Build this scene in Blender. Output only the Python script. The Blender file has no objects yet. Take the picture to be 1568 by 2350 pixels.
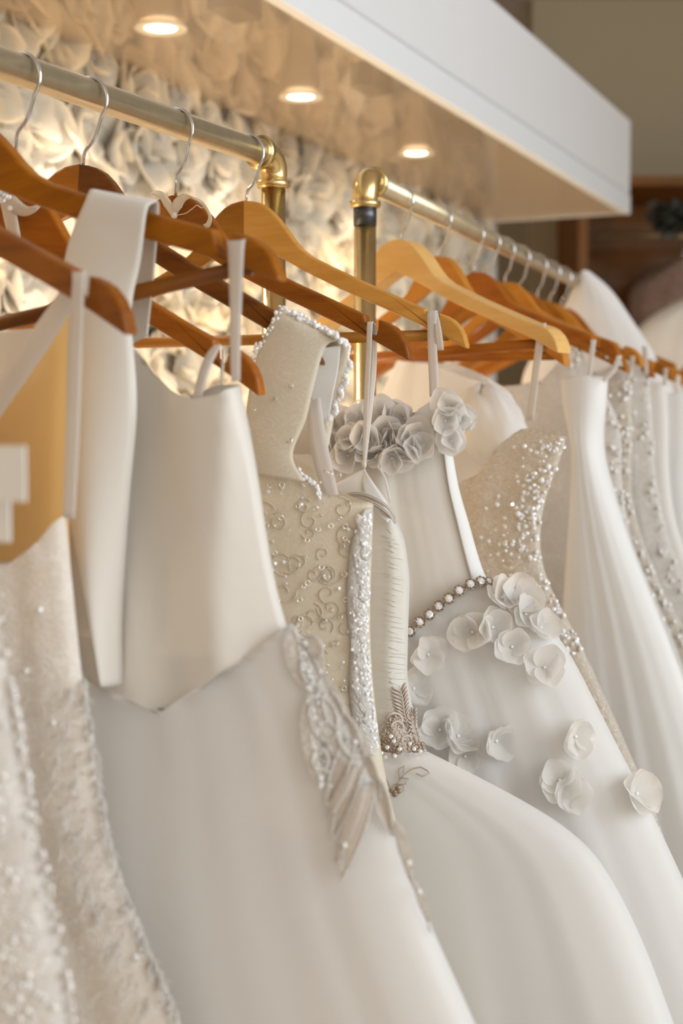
import bpy, math, random
import numpy as np
from mathutils import Vector, Matrix

S = bpy.context.scene
COL = S.collection
R = math.radians
rnd = random.Random(7)

# ------------------------------------------------------------------ camera
FPX, PITCH, EYE = 3267.0, R(3.29), 1.35
cam_d = bpy.data.cameras.new('camera')
cam = bpy.data.objects.new('camera', cam_d)
COL.objects.link(cam)
cam.location = (0, 0, EYE)
cam.rotation_euler = (R(90) - PITCH, 0, 0)
cam_d.sensor_fit = 'HORIZONTAL'
cam_d.sensor_width = 24.0
cam_d.lens = 24.0 * FPX / 1568.0
cam_d.clip_start = 0.02
cam_d.dof.use_dof = True
cam_d.dof.focus_distance = 1.36
cam_d.dof.aperture_fstop = 4.6
S.camera = cam

# ------------------------------------------------------------------ world, lights, exposure
W = bpy.data.worlds.new('world')
S.world = W
W.use_nodes = True
W.node_tree.nodes['Background'].inputs[0].default_value = (1.0, 0.82, 0.61, 1)
W.node_tree.nodes['Background'].inputs[1].default_value = 0.48
S.view_settings.view_transform = 'Standard'
S.view_settings.look = 'None'
S.view_settings.gamma = 1
S.view_settings.exposure = 0.0
S.view_settings.use_curve_mapping = False
S.cycles.use_denoising = True
S.cycles.max_bounces = 6
S.cycles.diffuse_bounces = 3
S.cycles.glossy_bounces = 3
S.cycles.transmission_bounces = 3
S.cycles.transparent_max_bounces = 12
S.cycles.use_adaptive_sampling = True
S.cycles.adaptive_threshold = 0.07
S.cycles.sample_clamp_indirect = 6


def area_light(name, loc, target, sx, sy, power, color):
    d = bpy.data.lights.new(name, 'AREA')
    d.shape = 'RECTANGLE'
    d.size, d.size_y = sx, sy
    d.energy, d.color = power, color
    o = bpy.data.objects.new(name, d)
    COL.objects.link(o)
    o.location = loc
    o.rotation_euler = (Vector(target) - Vector(loc)).to_track_quat('-Z', 'Y').to_euler()
    return o


area_light('window_daylight', (2.9, 0.0, 2.15), (0.1, 1.7, 1.05), 3.0, 2.2, 104, (0.80, 0.91, 1.0))
area_light('front_fill', (1.5, -2.3, 2.0), (0.35, 1.5, 0.8), 2.4, 1.8, 20, (0.90, 0.95, 1.0))  # added fill light from the front, lifts the skirts
LED_POWER = 14.0
SPOT_POWER = 14.0
CANOPY_FILL_POWER = .4
SPOT_COLOR = (1.0, 0.80, 0.57)

# ------------------------------------------------------------------ helpers


def proj(x, y, z):
    z -= EYE
    d = y * math.cos(PITCH) - z * math.sin(PITCH)
    u = y * math.sin(PITCH) + z * math.cos(PITCH)
    return 784 + FPX * x / d, 1175 - FPX * u / d, d


def on_line(P, phi, px, z):
    lo, hi = -1.6, 3.0
    for _ in range(60):
        m = (lo + hi) / 2
        x, y = P[0] + m * math.sin(phi), P[1] + m * math.cos(phi)
        q = proj(x, y, z)
        if q[2] < .02 or q[0] < px:
            lo = m
        else:
            hi = m
    return (P[0] + lo * math.sin(phi), P[1] + lo * math.cos(phi))


class Frame:
    """A vertical plane: origin under a hook, u along the hanger, v along the rail, z up."""

    def __init__(s, O, phi):
        s.O, s.phi = O, phi
        s.W = (math.cos(phi), -math.sin(phi))
        s.T = (math.sin(phi), math.cos(phi))

    def uz(s, px, py, v=0.0):
        a, b = (px - 784) / FPX, (1175 - py) / FPX
        d = (a, math.cos(PITCH) + b * math.sin(PITCH), -math.sin(PITCH) + b * math.cos(PITCH))
        t = (s.O[0] * s.T[0] + s.O[1] * s.T[1] + v) / (d[0] * s.T[0] + d[1] * s.T[1])
        x, y, z = t * d[0], t * d[1], t * d[2]
        return (x - s.O[0]) * s.W[0] + (y - s.O[1]) * s.W[1], z + EYE

    def p(s, px, py, v=0.0):
        u, z = s.uz(px, py, v)
        return (u, v, z)

    def world(s, u, v, z):
        return (s.O[0] + u * s.W[0] + v * s.T[0], s.O[1] + u * s.W[1] + v * s.T[1], z)


def mesh_obj(name, verts, faces, mat, parent=None, smooth=True, merge=0):
    me = bpy.data.meshes.new(name)
    me.from_pydata([tuple(map(float, v)) for v in verts], [], faces)
    if merge:
        import bmesh
        bm = bmesh.new()
        bm.from_mesh(me)
        bmesh.ops.remove_doubles(bm, verts=bm.verts, dist=merge)
        bmesh.ops.dissolve_degenerate(bm, dist=1e-5, edges=bm.edges)
        bm.to_mesh(me)
        bm.free()
    me.validate()
    if smooth:
        me.polygons.foreach_set('use_smooth', [True] * len(me.polygons))
    me.materials.append(mat)
    o = bpy.data.objects.new(name, me)
    COL.objects.link(o)
    if parent is not None:
        o.parent = parent
    return o


def inst(src, name, parent, M=None):
    o = bpy.data.objects.new(name, src.data if hasattr(src, 'data') else src)
    COL.objects.link(o)
    o.parent = parent
    if M is not None:
        o.matrix_local = M
    return o


def thing(name, label, cat, loc=(0, 0, 0), rot=(0, 0, 0), group=None):
    o = bpy.data.objects.new(name, None)
    COL.objects.link(o)
    o.location, o.rotation_euler = loc, rot
    o.empty_display_size = .05
    o['label'], o['category'] = label, cat
    if group:
        o['group'] = group
    return o


def structure(name, verts, faces, mat):
    o = mesh_obj(name, verts, faces, mat, None, smooth=False)
    o['kind'] = 'structure'
    return o


class MB:
    def __init__(s):
        s.v, s.f = [], []

    def add(s, vs, fs):
        n = len(s.v)
        s.v += [tuple(v) for v in vs]
        s.f += [tuple(i + n for i in f) for f in fs]
        return s

    def box(s, a, b):
        (x0, y0, z0), (x1, y1, z1) = a, b
        vs = [(x0, y0, z0), (x1, y0, z0), (x1, y1, z0), (x0, y1, z0), (x0, y0, z1), (x1, y0, z1), (x1, y1, z1), (x0, y1, z1)]
        return s.add(vs, [(0, 3, 2, 1), (4, 5, 6, 7), (0, 1, 5, 4), (1, 2, 6, 5), (2, 3, 7, 6), (3, 0, 4, 7)])

    def tube(s, pts, r, n=10, caps=True):
        pts = [Vector(p) for p in pts]
        rs = r if isinstance(r, (list, tuple)) else [r] * len(pts)
        vs, fs = [], []
        nrm = None
        for i, p in enumerate(pts):
            t = (pts[min(i + 1, len(pts) - 1)] - pts[max(i - 1, 0)])
            t.normalize()
            if nrm is None:
                a = Vector((0, 0, 1)) if abs(t.z) < .9 else Vector((0, 1, 0))
                nrm = (a - t * a.dot(t)).normalized()
            else:
                nrm = (nrm - t * nrm.dot(t)).normalized()
            b = t.cross(nrm)
            for k in range(n):
                q = 2 * math.pi * k / n
                vs.append(p + (nrm * math.cos(q) + b * math.sin(q)) * rs[i])
        for i in range(len(pts) - 1):
            for k in range(n):
                k2 = (k + 1) % n
                fs.append((i * n + k, i * n + k2, (i + 1) * n + k2, (i + 1) * n + k))
        if caps:
            fs.append(tuple(range(n - 1, -1, -1)))
            fs.append(tuple((len(pts) - 1) * n + k for k in range(n)))
        return s.add(vs, fs)

    def lathe(s, prof, n=24, M=None):
        vs, fs = [], []
        for (r, z) in prof:
            for k in range(n):
                q = 2 * math.pi * k / n
                v = Vector((r * math.cos(q), r * math.sin(q), z))
                vs.append(M @ v if M else v)
        for i in range(len(prof) - 1):
            for k in range(n):
                k2 = (k + 1) % n
                fs.append((i * n + k, i * n + k2, (i + 1) * n + k2, (i + 1) * n + k))
        return s.add(vs, fs)

    def ball(s, c, r, n=8, m=5, sc=(1, 1, 1)):
        vs, fs = [], []
        for i in range(m + 1):
            a = math.pi * i / m
            for k in range(n):
                q = 2 * math.pi * k / n
                vs.append((c[0] + r * sc[0] * math.sin(a) * math.cos(q), c[1] + r * sc[1] * math.sin(a) * math.sin(q), c[2] + r * sc[2] * math.cos(a)))
        for i in range(m):
            for k in range(n):
                k2 = (k + 1) % n
                fs.append((i * n + k, (i + 1) * n + k, (i + 1) * n + k2, i * n + k2))
        return s.add(vs, fs)

    def gem(s, c, r, ax=(0, -1, 0)):
        """faceted stone, table towards ax"""
        a = Vector(ax).normalized()
        t = a.orthogonal().normalized()
        b = a.cross(t)
        c = Vector(c)
        vs = []
        for (rr, h) in ((.55, .5), (1.0, .12), (.5, -.35)):
            for k in range(7):
                q = 2 * math.pi * (k + .5 * (rr == 1)) / 7
                vs.append(c + (t * math.cos(q) + b * math.sin(q)) * r * rr + a * r * h)
        fs = [tuple(range(7))]
        for i in range(2):
            for k in range(7):
                k2 = (k + 1) % 7
                fs += [(i * 7 + k, (i + 1) * 7 + k, (i + 1) * 7 + k2), (i * 7 + k, (i + 1) * 7 + k2, i * 7 + k2)]
        fs.append(tuple(range(20, 13, -1)))
        return s.add(vs, fs)

    def ring(s, c, r, w, ax=(0, -1, 0), n=12):
        a = Vector(ax).normalized()
        t = a.orthogonal().normalized()
        b = a.cross(t)
        c = Vector(c)
        vs = []
        for (rr, h) in ((r - w, 0), (r - w * .3, w * .7), (r, 0)):
            for k in range(n):
                q = 2 * math.pi * k / n
                vs.append(c + (t * math.cos(q) + b * math.sin(q)) * rr + a * h)
        fs = []
        for i in range(2):
            for k in range(n):
                k2 = (k + 1) % n
                fs.append((i * n + k, (i + 1) * n + k, (i + 1) * n + k2, i * n + k2))
        return s.add(vs, fs)

    def build(s, name, mat, parent=None, smooth=True, stuff=False):
        o = mesh_obj(name, s.v, s.f, mat, parent, smooth)
        if stuff:
            o['kind'] = 'stuff'
        return o


def spline(pts, n=6):
    """Catmull-Rom through the points"""
    P = [np.array(p, float) for p in pts]
    P = [2 * P[0] - P[1]] + P + [2 * P[-1] - P[-2]]
    out = []
    for i in range(1, len(P) - 2):
        for k in range(n):
            t = k / n
            a, b, c, d = P[i - 1:i + 3]
            out.append(.5 * (2 * b + (c - a) * t + (2 * a - 5 * b + 4 * c - d) * t * t + (3 * b - a - 3 * c + d) * t ** 3))
    out.append(P[-2])
    return out


def smooth_noise(seed):
    r = np.random.RandomState(seed)
    ph = r.uniform(0, 6.28, 8)
    fr = r.uniform(.7, 1.3, 8)
    return ph, fr


# ------------------------------------------------------------------ materials


def new_mat(name):
    m = bpy.data.materials.new(name)
    m.use_nodes = True
    nt = m.node_tree
    b = nt.nodes['Principled BSDF']
    return m, nt, b


def nd(nt, typ, **kw):
    n = nt.nodes.new(typ)
    for k, v in kw.items():
        if k == 'op':
            n.operation = v
        else:
            n.inputs[k].default_value = v
    return n


def coords(nt, scale=(1, 1, 1)):
    tc = nt.nodes.new('ShaderNodeTexCoord')
    mp = nt.nodes.new('ShaderNodeMapping')
    mp.inputs['Scale'].default_value = scale
    nt.links.new(tc.outputs['Object'], mp.inputs['Vector'])
    return mp.outputs['Vector']


def ramp(nt, fac, stops):
    r = nt.nodes.new('ShaderNodeValToRGB')
    el = r.color_ramp.elements
    while len(el) < len(stops):
        el.new(.5)
    for e, (p, c) in zip(el, stops):
        e.position = p
        e.color = c if len(c) == 4 else (*c, 1)
    nt.links.new(fac, r.inputs[0])
    return r.outputs[0]


def bump(nt, b, h, strength, dist):
    bp = nt.nodes.new('ShaderNodeBump')
    bp.inputs['Strength'].default_value = strength
    bp.inputs['Distance'].default_value = dist
    nt.links.new(h, bp.inputs['Height'])
    nt.links.new(bp.outputs[0], b.inputs['Normal'])


def simple(name, col, rough=.5, metal=0.0, bumpscale=0, bstr=.2, bdist=.001, **kw):
    m, nt, b = new_mat(name)
    b.inputs['Base Color'].default_value = (*col, 1)
    b.inputs['Roughness'].default_value = rough
    b.inputs['Metallic'].default_value = metal
    for k, v in kw.items():
        b.inputs[k.replace('_', ' ')].default_value = v
    if bumpscale:
        n = nd(nt, 'ShaderNodeTexNoise', Scale=bumpscale, Detail=4)
        nt.links.new(coords(nt), n.inputs['Vector'])
        bump(nt, b, n.outputs['Fac'], bstr, bdist)
    return m


def wood(name, dark, light, rough=.42, scale=1.0):
    m, nt, b = new_mat(name)
    n = nd(nt, 'ShaderNodeTexNoise', Scale=7 * scale, Detail=6, Roughness=.6)
    nt.links.new(coords(nt, (1.2, 6, 6)), n.inputs['Vector'])
    n2 = nd(nt, 'ShaderNodeTexNoise', Scale=26 * scale, Detail=3)
    nt.links.new(coords(nt, (.8, 10, 10)), n2.inputs['Vector'])
    mx = nd(nt, 'ShaderNodeMath', op='MULTIPLY_ADD')
    mx.inputs[1].default_value = .35
    nt.links.new(n2.outputs['Fac'], mx.inputs[0])
    nt.links.new(n.outputs['Fac'], mx.inputs[2])
    c = ramp(nt, mx.outputs[0], [(.42, dark), (.62, tuple((a + b_) / 2 for a, b_ in zip(dark, light))), (.85, light)])
    nt.links.new(c, b.inputs['Base Color'])
    b.inputs['Roughness'].default_value = rough
    b.inputs['Specular IOR Level'].default_value = .22
    b.inputs['Coat Weight'].default_value = .06
    b.inputs['Coat Roughness'].default_value = .15
    return m


def cloth(name, col, rough=.75, trans=.25, clear=0.0, weave=900, sheen=.15, bstr=.12, wrinkle=0, wstr=.3):
    """woven fabric: diffuse with light passing through, optionally open net"""
    m, nt, b = new_mat(name)
    b.inputs['Base Color'].default_value = (*col, 1)
    b.inputs['Roughness'].default_value = rough
    b.inputs['Sheen Weight'].default_value = sheen
    b.inputs['Specular IOR Level'].default_value = .3
    n = nd(nt, 'ShaderNodeTexNoise', Scale=weave, Detail=2)
    nt.links.new(coords(nt), n.inputs['Vector'])
    h = n.outputs['Fac']
    if wrinkle:
        n3 = nd(nt, 'ShaderNodeTexNoise', Scale=wrinkle, Detail=3)
        nt.links.new(coords(nt, (1, 1, .35) if wrinkle < 30 else (.3, 1, 1.6)), n3.inputs['Vector'])
        ma = nd(nt, 'ShaderNodeMath', op='MULTIPLY_ADD')
        ma.inputs[1].default_value = 6 * wstr
        nt.links.new(n3.outputs['Fac'], ma.inputs[0])
        nt.links.new(h, ma.inputs[2])
        h = ma.outputs[0]
    bump(nt, b, h, bstr, .002)
    out = nt.nodes['Material Output']
    tr = nt.nodes.new('ShaderNodeBsdfTranslucent')
    tr.inputs[0].default_value = (*col, 1)
    mx = nt.nodes.new('ShaderNodeMixShader')
    mx.inputs[0].default_value = trans
    nt.links.new(b.outputs[0], mx.inputs[1])
    nt.links.new(tr.outputs[0], mx.inputs[2])
    last = mx
    if clear:
        tp = nt.nodes.new('ShaderNodeBsdfTransparent')
        m2 = nt.nodes.new('ShaderNodeMixShader')
        m2.inputs[0].default_value = clear
        nt.links.new(last.outputs[0], m2.inputs[1])
        nt.links.new(tp.outputs[0], m2.inputs[2])
        last = m2
    nt.links.new(last.outputs[0], out.inputs[0])
    return m


def lace(name, col, ground, scale=38, bstr=.6, clear=.0):
    """corded floral lace: raised whorls of thread over a darker net ground"""
    m, nt, b = new_mat(name)
    v = nt.nodes.new('ShaderNodeTexVoronoi')
    v.feature = 'SMOOTH_F1'
    v.inputs['Scale'].default_value = scale
    w = nd(nt, 'ShaderNodeTexNoise', Scale=scale * .6, Detail=3, Distortion=1.5)
    cv = coords(nt)
    nt.links.new(cv, w.inputs['Vector'])
    mixv = nt.nodes.new('ShaderNodeMixRGB')
    mixv.inputs[0].default_value = .12
    nt.links.new(cv, mixv.inputs[1])
    nt.links.new(w.outputs['Color'], mixv.inputs[2])
    nt.links.new(mixv.outputs[0], v.inputs['Vector'])
    sn = nd(nt, 'ShaderNodeMath', op='SINE')
    mu = nd(nt, 'ShaderNodeMath', op='MULTIPLY')
    mu.inputs[1].default_value = 26
    nt.links.new(v.outputs['Distance'], mu.inputs[0])
    nt.links.new(mu.outputs[0], sn.inputs[0])
    c = ramp(nt, sn.outputs[0], [(.0, ground), (.55, tuple((a + g) / 2 for a, g in zip(col, ground))), (.9, col)])
    nt.links.new(c, b.inputs['Base Color'])
    b.inputs['Roughness'].default_value = .7
    b.inputs['Sheen Weight'].default_value = .1
    bump(nt, b, sn.outputs[0], bstr, .0012)
    out = nt.nodes['Material Output']
    tr = nt.nodes.new('ShaderNodeBsdfTranslucent')
    nt.links.new(c, tr.inputs[0])
    mx = nt.nodes.new('ShaderNodeMixShader')
    mx.inputs[0].default_value = .3
    nt.links.new(b.outputs[0], mx.inputs[1])
    nt.links.new(tr.outputs[0], mx.inputs[2])
    last = mx
    if clear:
        tp = nt.nodes.new('ShaderNodeBsdfTransparent')
        m2 = nt.nodes.new('ShaderNodeMixShader')
        m2.inputs[0].default_value = clear
        nt.links.new(last.outputs[0], m2.inputs[1])
        nt.links.new(tp.outputs[0], m2.inputs[2])
        last = m2
    nt.links.new(last.outputs[0], out.inputs[0])
    return m


def emit(name, col, st):
    m, nt, b = new_mat(name)
    b.inputs['Base Color'].default_value = (*col, 1)
    b.inputs['Emission Color'].default_value = (*col, 1)
    b.inputs['Emission Strength'].default_value = st
    return m


M = {}
M['wood_amber'] = wood('wood_amber', (.24, .068, .0015), (.42, .145, .003))
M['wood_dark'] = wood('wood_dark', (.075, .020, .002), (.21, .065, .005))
M['wood_dark_b'] = wood('wood_dark_b', (.17, .045, .002), (.34, .105, .006))
M['wood_red'] = wood('wood_red', (.25, .066, .003), (.43, .13, .008))
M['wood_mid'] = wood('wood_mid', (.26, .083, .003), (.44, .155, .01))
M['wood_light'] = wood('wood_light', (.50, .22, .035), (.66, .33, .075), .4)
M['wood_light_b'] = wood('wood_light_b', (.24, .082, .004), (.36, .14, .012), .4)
M['wood_pale'] = wood('wood_pale', (.68, .38, .11), (.80, .49, .18), .42)
M['wood_orange'] = wood('wood_orange', (.44, .155, .012), (.60, .25, .035))
M['chrome'] = simple('chrome', (.72, .72, .74), .16, 1.0)


def brass_mat(name, col, rough, metal=1.0):
    m, nt, b = new_mat(name)
    n = nd(nt, 'ShaderNodeTexNoise', Scale=60, Detail=5)
    nt.links.new(coords(nt, (1, 1, 1)), n.inputs['Vector'])
    c = ramp(nt, n.outputs['Fac'], [(.3, tuple(x * .88 for x in col)), (.7, col)])
    nt.links.new(c, b.inputs['Base Color'])
    b.inputs['Metallic'].default_value = metal
    b.inputs['Roughness'].default_value = rough
    bump(nt, b, n.outputs['Fac'], .06, .001)
    return m


M['brass'] = brass_mat('brass', (.63, .52, .34), .32, .72)
M['brass_post'] = brass_mat('brass_post', (.78, .58, .27), .27)
M['black_steel'] = simple('black_steel', (.10, .10, .11), .35, .9)
M['satin'] = cloth('satin', (.80, .745, .67), .42, .12, weave=1400, sheen=.25, bstr=.05, wrinkle=9, wstr=.5)
M['satin_white'] = cloth('satin_white', (.86, .84, .81), .45, .12, weave=1400, sheen=.2, bstr=.06, wrinkle=14, wstr=.5)
M['strap_sheer'] = cloth('strap_sheer', (.86, .80, .74), .6, .35, .12, weave=700)
M['ribbon'] = cloth('ribbon', (.86, .77, .64), .5, .3, weave=1200)
M['tulle'] = cloth('tulle', (.94, .91, .87), .9, .35, .06, weave=1800, bstr=.04, wrinkle=7, wstr=.5)
M['tulle_soft'] = cloth('tulle_soft', (.95, .93, .91), .9, .4, .3, weave=1800, bstr=.04, wrinkle=6, wstr=.5)
M['lining'] = cloth('lining', (.95, .92, .88), .7, .2, weave=1200)
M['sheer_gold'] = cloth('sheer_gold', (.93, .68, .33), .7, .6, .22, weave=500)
M['organza'] = cloth('organza', (.86, .82, .75), .55, .3, weave=900, bstr=.14, wrinkle=70, wstr=.9)
M['lace_ivory'] = lace('lace_ivory', (.94, .90, .85), (.88, .80, .71), 60, .35)
M['lace_sequin'] = lace('lace_sequin', (.86, .78, .64), (.81, .72, .57), 60, .10)
M['lace_white'] = lace('lace_white', (.89, .86, .82), (.82, .76, .69), 55, .5)
M['lace_fine'] = lace('lace_fine', (.87, .83, .77), (.76, .66, .53), 60, .5)
M['petal'] = cloth('petal', (.97, .94, .90), .5, .58, .08, weave=600, sheen=.2, bstr=.05)
M['paper'] = cloth('paper', (.93, .88, .79), .8, .5, weave=300, bstr=.1)
M['paper_b'] = cloth('paper_b', (.92, .84, .70), .8, .5, weave=300, bstr=.1)
M['bead'] = simple('bead', (.90, .88, .86), .12, 0, Coat_Weight=.6, Specular_IOR_Level=.8)
M['crystal'] = simple('crystal', (.93, .93, .93), .06, .25, Specular_IOR_Level=1.0)
M['sequin'] = simple('sequin', (.86, .80, .70), .18, .6)
M['silver_thread'] = simple('silver_thread', (.56, .47, .40), .5, .3, 900, .6)
M['silver_dark'] = simple('silver_dark', (.40, .31, .23), .35, .7)
M['silver_band'] = simple('silver_band', (.52, .46, .40), .4, .35, 700, .4)
M['thread'] = simple('thread', (.45, .36, .27), .6)
M['card'] = simple('card', (.84, .83, .82), .6, 0, 120, .05)
M['white_paint'] = simple('white_paint', (.84, .84, .85), .42, 0, 40, .03)
M['white_paint_b'] = simple('white_paint_b', (.86, .88, .90), .38, 0, 40, .03)
M['beige_wall'] = simple('beige_wall', (.44, .365, .245), .8, 0, 18, .1)
M['wall_pale'] = simple('wall_pale', (.50, .45, .36), .8, 0, 18, .1)
M['ceiling_grey'] = simple('ceiling_grey', (.55, .48, .44), .85, 0, 18, .1)
M['floor_wood'] = wood('floor_wood', (.58, .50, .40), (.72, .63, .52), .4)
M['wall_cream'] = simple('wall_cream', (.72, .60, .44), .8, 0, 20, .1)
M['wardrobe'] = wood('wardrobe', (.14, .05, .006), (.24, .095, .014), .6)
M['dusty_pink'] = lace('dusty_pink', (.50, .34, .28), (.36, .23, .17), 22)
M['dark_leaf'] = simple('dark_leaf', (.03, .03, .02), .5)
M['cream_flower'] = cloth('cream_flower', (.55, .47, .34), .8, .2)
M['grey_board'] = simple('grey_board', (.62, .60, .58), .6)
M['slate'] = simple('slate', (.25, .25, .26), .5)
M['lamp'] = emit('lamp_glow', (1.0, .86, .62), 9)
M['rim'] = simple('rim', (.80, .72, .58), .35, .2)
M['bulb_housing'] = simple('bulb_housing', (.52, .44, .34), .4, .1)
M['dark_box'] = simple('dark_box', (.16, .13, .11), .6)


def soffit_mat():
    m, nt, b = new_mat('tinted_acrylic')
    b.inputs['Base Color'].default_value = (.80, .70, .58, 1)
    b.inputs['Roughness'].default_value = .08
    tp = nt.nodes.new('ShaderNodeBsdfTransparent')
    tp.inputs[0].default_value = (.93, .88, .82, 1)
    mx = nt.nodes.new('ShaderNodeMixShader')
    mx.inputs[0].default_value = .80
    nt.links.new(b.outputs[0], mx.inputs[1])
    nt.links.new(tp.outputs[0], mx.inputs[2])
    nt.links.new(mx.outputs[0], nt.nodes['Material Output'].inputs[0])
    return m


M['soffit'] = soffit_mat()

# ------------------------------------------------------------------ room
RAIL_Z = 1.651
P1, PHI1 = (-.0752, 1.59), R(27)
P2, PHI2 = (.0283, 1.727), R(20.8)
CAN, PHIC = (-.108, 2.15), R(24.2)
CZ0, CZ1 = 2.0, 2.275
cF = Frame(CAN, -R(90) + PHIC)     # unused orientation helper


def can(t, n, z):
    """canopy coordinates: t along the canopy (away), n out of its front, z"""
    return (CAN[0] + t * math.sin(PHIC) + n * math.cos(PHIC), CAN[1] + t * math.cos(PHIC) - n * math.sin(PHIC), z)


def can_box(mb, t0, t1, n0, n1, z0, z1):
    vs = [can(t, n, z) for z in (z0, z1) for (t, n) in ((t0, n0), (t1, n0), (t1, n1), (t0, n1))]
    mb.add(vs, [(0, 1, 2, 3), (7, 6, 5, 4), (0, 4, 5, 1), (1, 5, 6, 2), (2, 6, 7, 3), (3, 7, 4, 0)])
    return mb


T_END = 2.375
N_WALL = -.50
structure('floor', [(-4, -3, 0), (6, -3, 0), (6, 8, 0), (-4, 8, 0)], [(0, 1, 2, 3)], M['floor_wood'])
structure('ceiling', [(-4, -.5, 3.13), (6, -.5, 3.13), (6, 8, 3.13), (-4, 8, 3.13)], [(3, 2, 1, 0)], M['ceiling_grey'])
mb = MB()
can_box(mb, -3.2, T_END + .02, N_WALL - .10, N_WALL, 0, 3.13)
wb = mb.build('wall_back', M['wall_cream'], None, False)
wb['kind'] = 'structure'
mb = MB()
mb.box((.79, 6.0, 0), (5.5, 6.15, 3.13))
o = mb.build('wall_far', M['beige_wall'], None, False)
o['kind'] = 'structure'
mb = MB()
mb.box((-3.5, 7.2, 0), (1.2, 7.35, 3.13))
o = mb.build('wall_recess', M['wall_pale'], None, False)
o['kind'] = 'structure'
mb = MB()
can_box(mb, T_END + .0, T_END + .07, N_WALL - .13, N_WALL + .06, 0, 2.0)
o = mb.build('trim_1', M['grey_board'], None, False)
o['kind'] = 'structure'

# canopy over the racks
canopy = thing('display_canopy', 'white boxed canopy with tinted underside running above the garment racks', 'canopy')
mb = MB()
can_box(mb, -3.2, T_END, -.022, 0, CZ0 + .057, CZ1)
o = mb.build('fascia', M['white_paint'], canopy, False)
bv = o.modifiers.new('b', 'BEVEL')
bv.width = .004
mb = MB()
can_box(mb, -3.2, T_END, -.022, 0.002, CZ0 - .004, CZ0 + .054)
o = mb.build('fascia_strip', M['white_paint_b'], canopy, False)
bv = o.modifiers.new('b', 'BEVEL')
bv.width = .003
mb = MB()
can_box(mb, -3.2, T_END - .02, N_WALL + .002, -.024, CZ0, CZ0 + .006)
mb.build('soffit_panel', M['soffit'], canopy, False)
mb = MB()
can_box(mb, -3.2, T_END - .02, N_WALL + .002, -.022, CZ1 - .014, CZ1)
mb.build('top_panel', M['white_paint'], canopy, False)
mb = MB()
can_box(mb, T_END - .018, T_END, N_WALL + .002, -.022, CZ0 - .002, CZ1)
mb.build('end_panel', M['white_paint'], canopy, False)
for k, t in enumerate((-.42, .13, .69, 1.25)):
    mb = MB()
    can_box(mb, t - .05, t + .04, -.15, -.10, CZ0 + .012, CZ0 + .06)
    mb.build('transformer_box', M['dark_box'], canopy, False)

# downlights
LT = [(-1.62, 'farthest left of the hidden downlights along the canopy'), (-1.0, 'hidden downlight between two others left of view'), (-.42, 'downlight just beyond the upper left corner, above the broad satin strap'), (.1, 'recessed warm downlight nearest the camera above the first rail'),
      (.62, 'recessed warm downlight in the middle of the three over the racks'), (1.24, 'small dim far recessed downlight near the canopy end')]


def downlight(t, label):
    x, y, _ = can(t, -.247, 0)
    th = thing('downlight', label, 'ceiling light', (x, y, CZ0), group='downlights under the canopy')
    MB().lathe([(.026, -.002), (.030, -.004), (.042, -.004), (.0435, -.001), (.0435, .001)], 32).build('rim', M['rim'], th)
    MB().lathe([(.0001, .0005), (.015, 0), (.026, -.001), (.0265, .003)], 28).build('lens', M['lamp'], th)
    MB().lathe([(.036, .008), (.040, .02), (.037, .05), (.026, .085), (.024, .14), (.0001, .14)], 24).build('housing', M['bulb_housing'], th)
    d = bpy.data.lights.new('downlight_beam', 'SPOT')
    d.energy, d.color, d.spot_size, d.spot_blend, d.shadow_soft_size = SPOT_POWER, SPOT_COLOR, R(125), .8, .025
    lo = bpy.data.objects.new('downlight_beam', d)
    COL.objects.link(lo)
    lo.parent = th
    lo.location = (0, 0, -.012)
    d = bpy.data.lights.new('canopy_fill', 'POINT')  # added point light above the housing, brightens the canopy interior
    d.energy, d.color, d.shadow_soft_size = CANOPY_FILL_POWER, SPOT_COLOR, .02
    lo = bpy.data.objects.new('canopy_fill', d)
    COL.objects.link(lo)
    lo.parent = th
    lo.location = (0, 0, .16)
    return th


for t, lb in LT:
    downlight(t, lb or 'recessed warm downlight further along the canopy, outside the left of view')

# ------------------------------------------------------------------ flower wall


def petal_verts(L, Wd, cup, curl, n=4, m=5):
    """petal from the origin along +x, face +z"""
    vs, fs = [], []
    for i in range(m + 1):
        t = i / m
        w = Wd * .5 * (math.sin(math.pi * min(1, .12 + .80 * t) ** .9) ** .6)
        for j in range(n + 1):
            s = 2 * j / n - 1
            x = L * t * (1 - .10 * s * s * t)
            vs.append((x, w * s, cup * (s * s * w + 0) + curl * L * t * t))
    for i in range(m):
        for j in range(n):
            a = i * (n + 1) + j
            fs.append((a, a + n + 1, a + n + 2, a + 1))
    return vs, fs


def paper_flower_mesh(seed):
    r = random.Random(seed)
    mb = MB()
    for ring_, (cnt, L, tilt) in enumerate(((6, .086, .18), (5, .066, .55), (3, .040, .95))):
        for k in range(cnt):
            a = 2 * math.pi * (k + r.uniform(-.25, .25)) / cnt + ring_
            LL = L * r.uniform(.85, 1.15)
            vs, fs = petal_verts(LL, LL * r.uniform(.85, 1.1), r.uniform(.2, .7), r.uniform(-.2, .15))
            Mx = Matrix.Rotation(a, 3, 'Z') @ Matrix.Rotation(-tilt * r.uniform(.6, 1.3), 3, 'Y') @ Matrix.Rotation(r.uniform(-.5, .5), 3, 'X')
            mb.add([Mx @ Vector(v) + Vector((0, 0, .004 + .006 * ring_)) for v in vs], fs)
    me = bpy.data.meshes.new('paper_flower')
    me.from_pydata([tuple(v) for v in mb.v], [], mb.f)
    me.polygons.foreach_set('use_smooth', [True] * len(me.polygons))
    me.materials.append(M['paper'] if seed % 3 else M['paper_b'])
    return me


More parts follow.
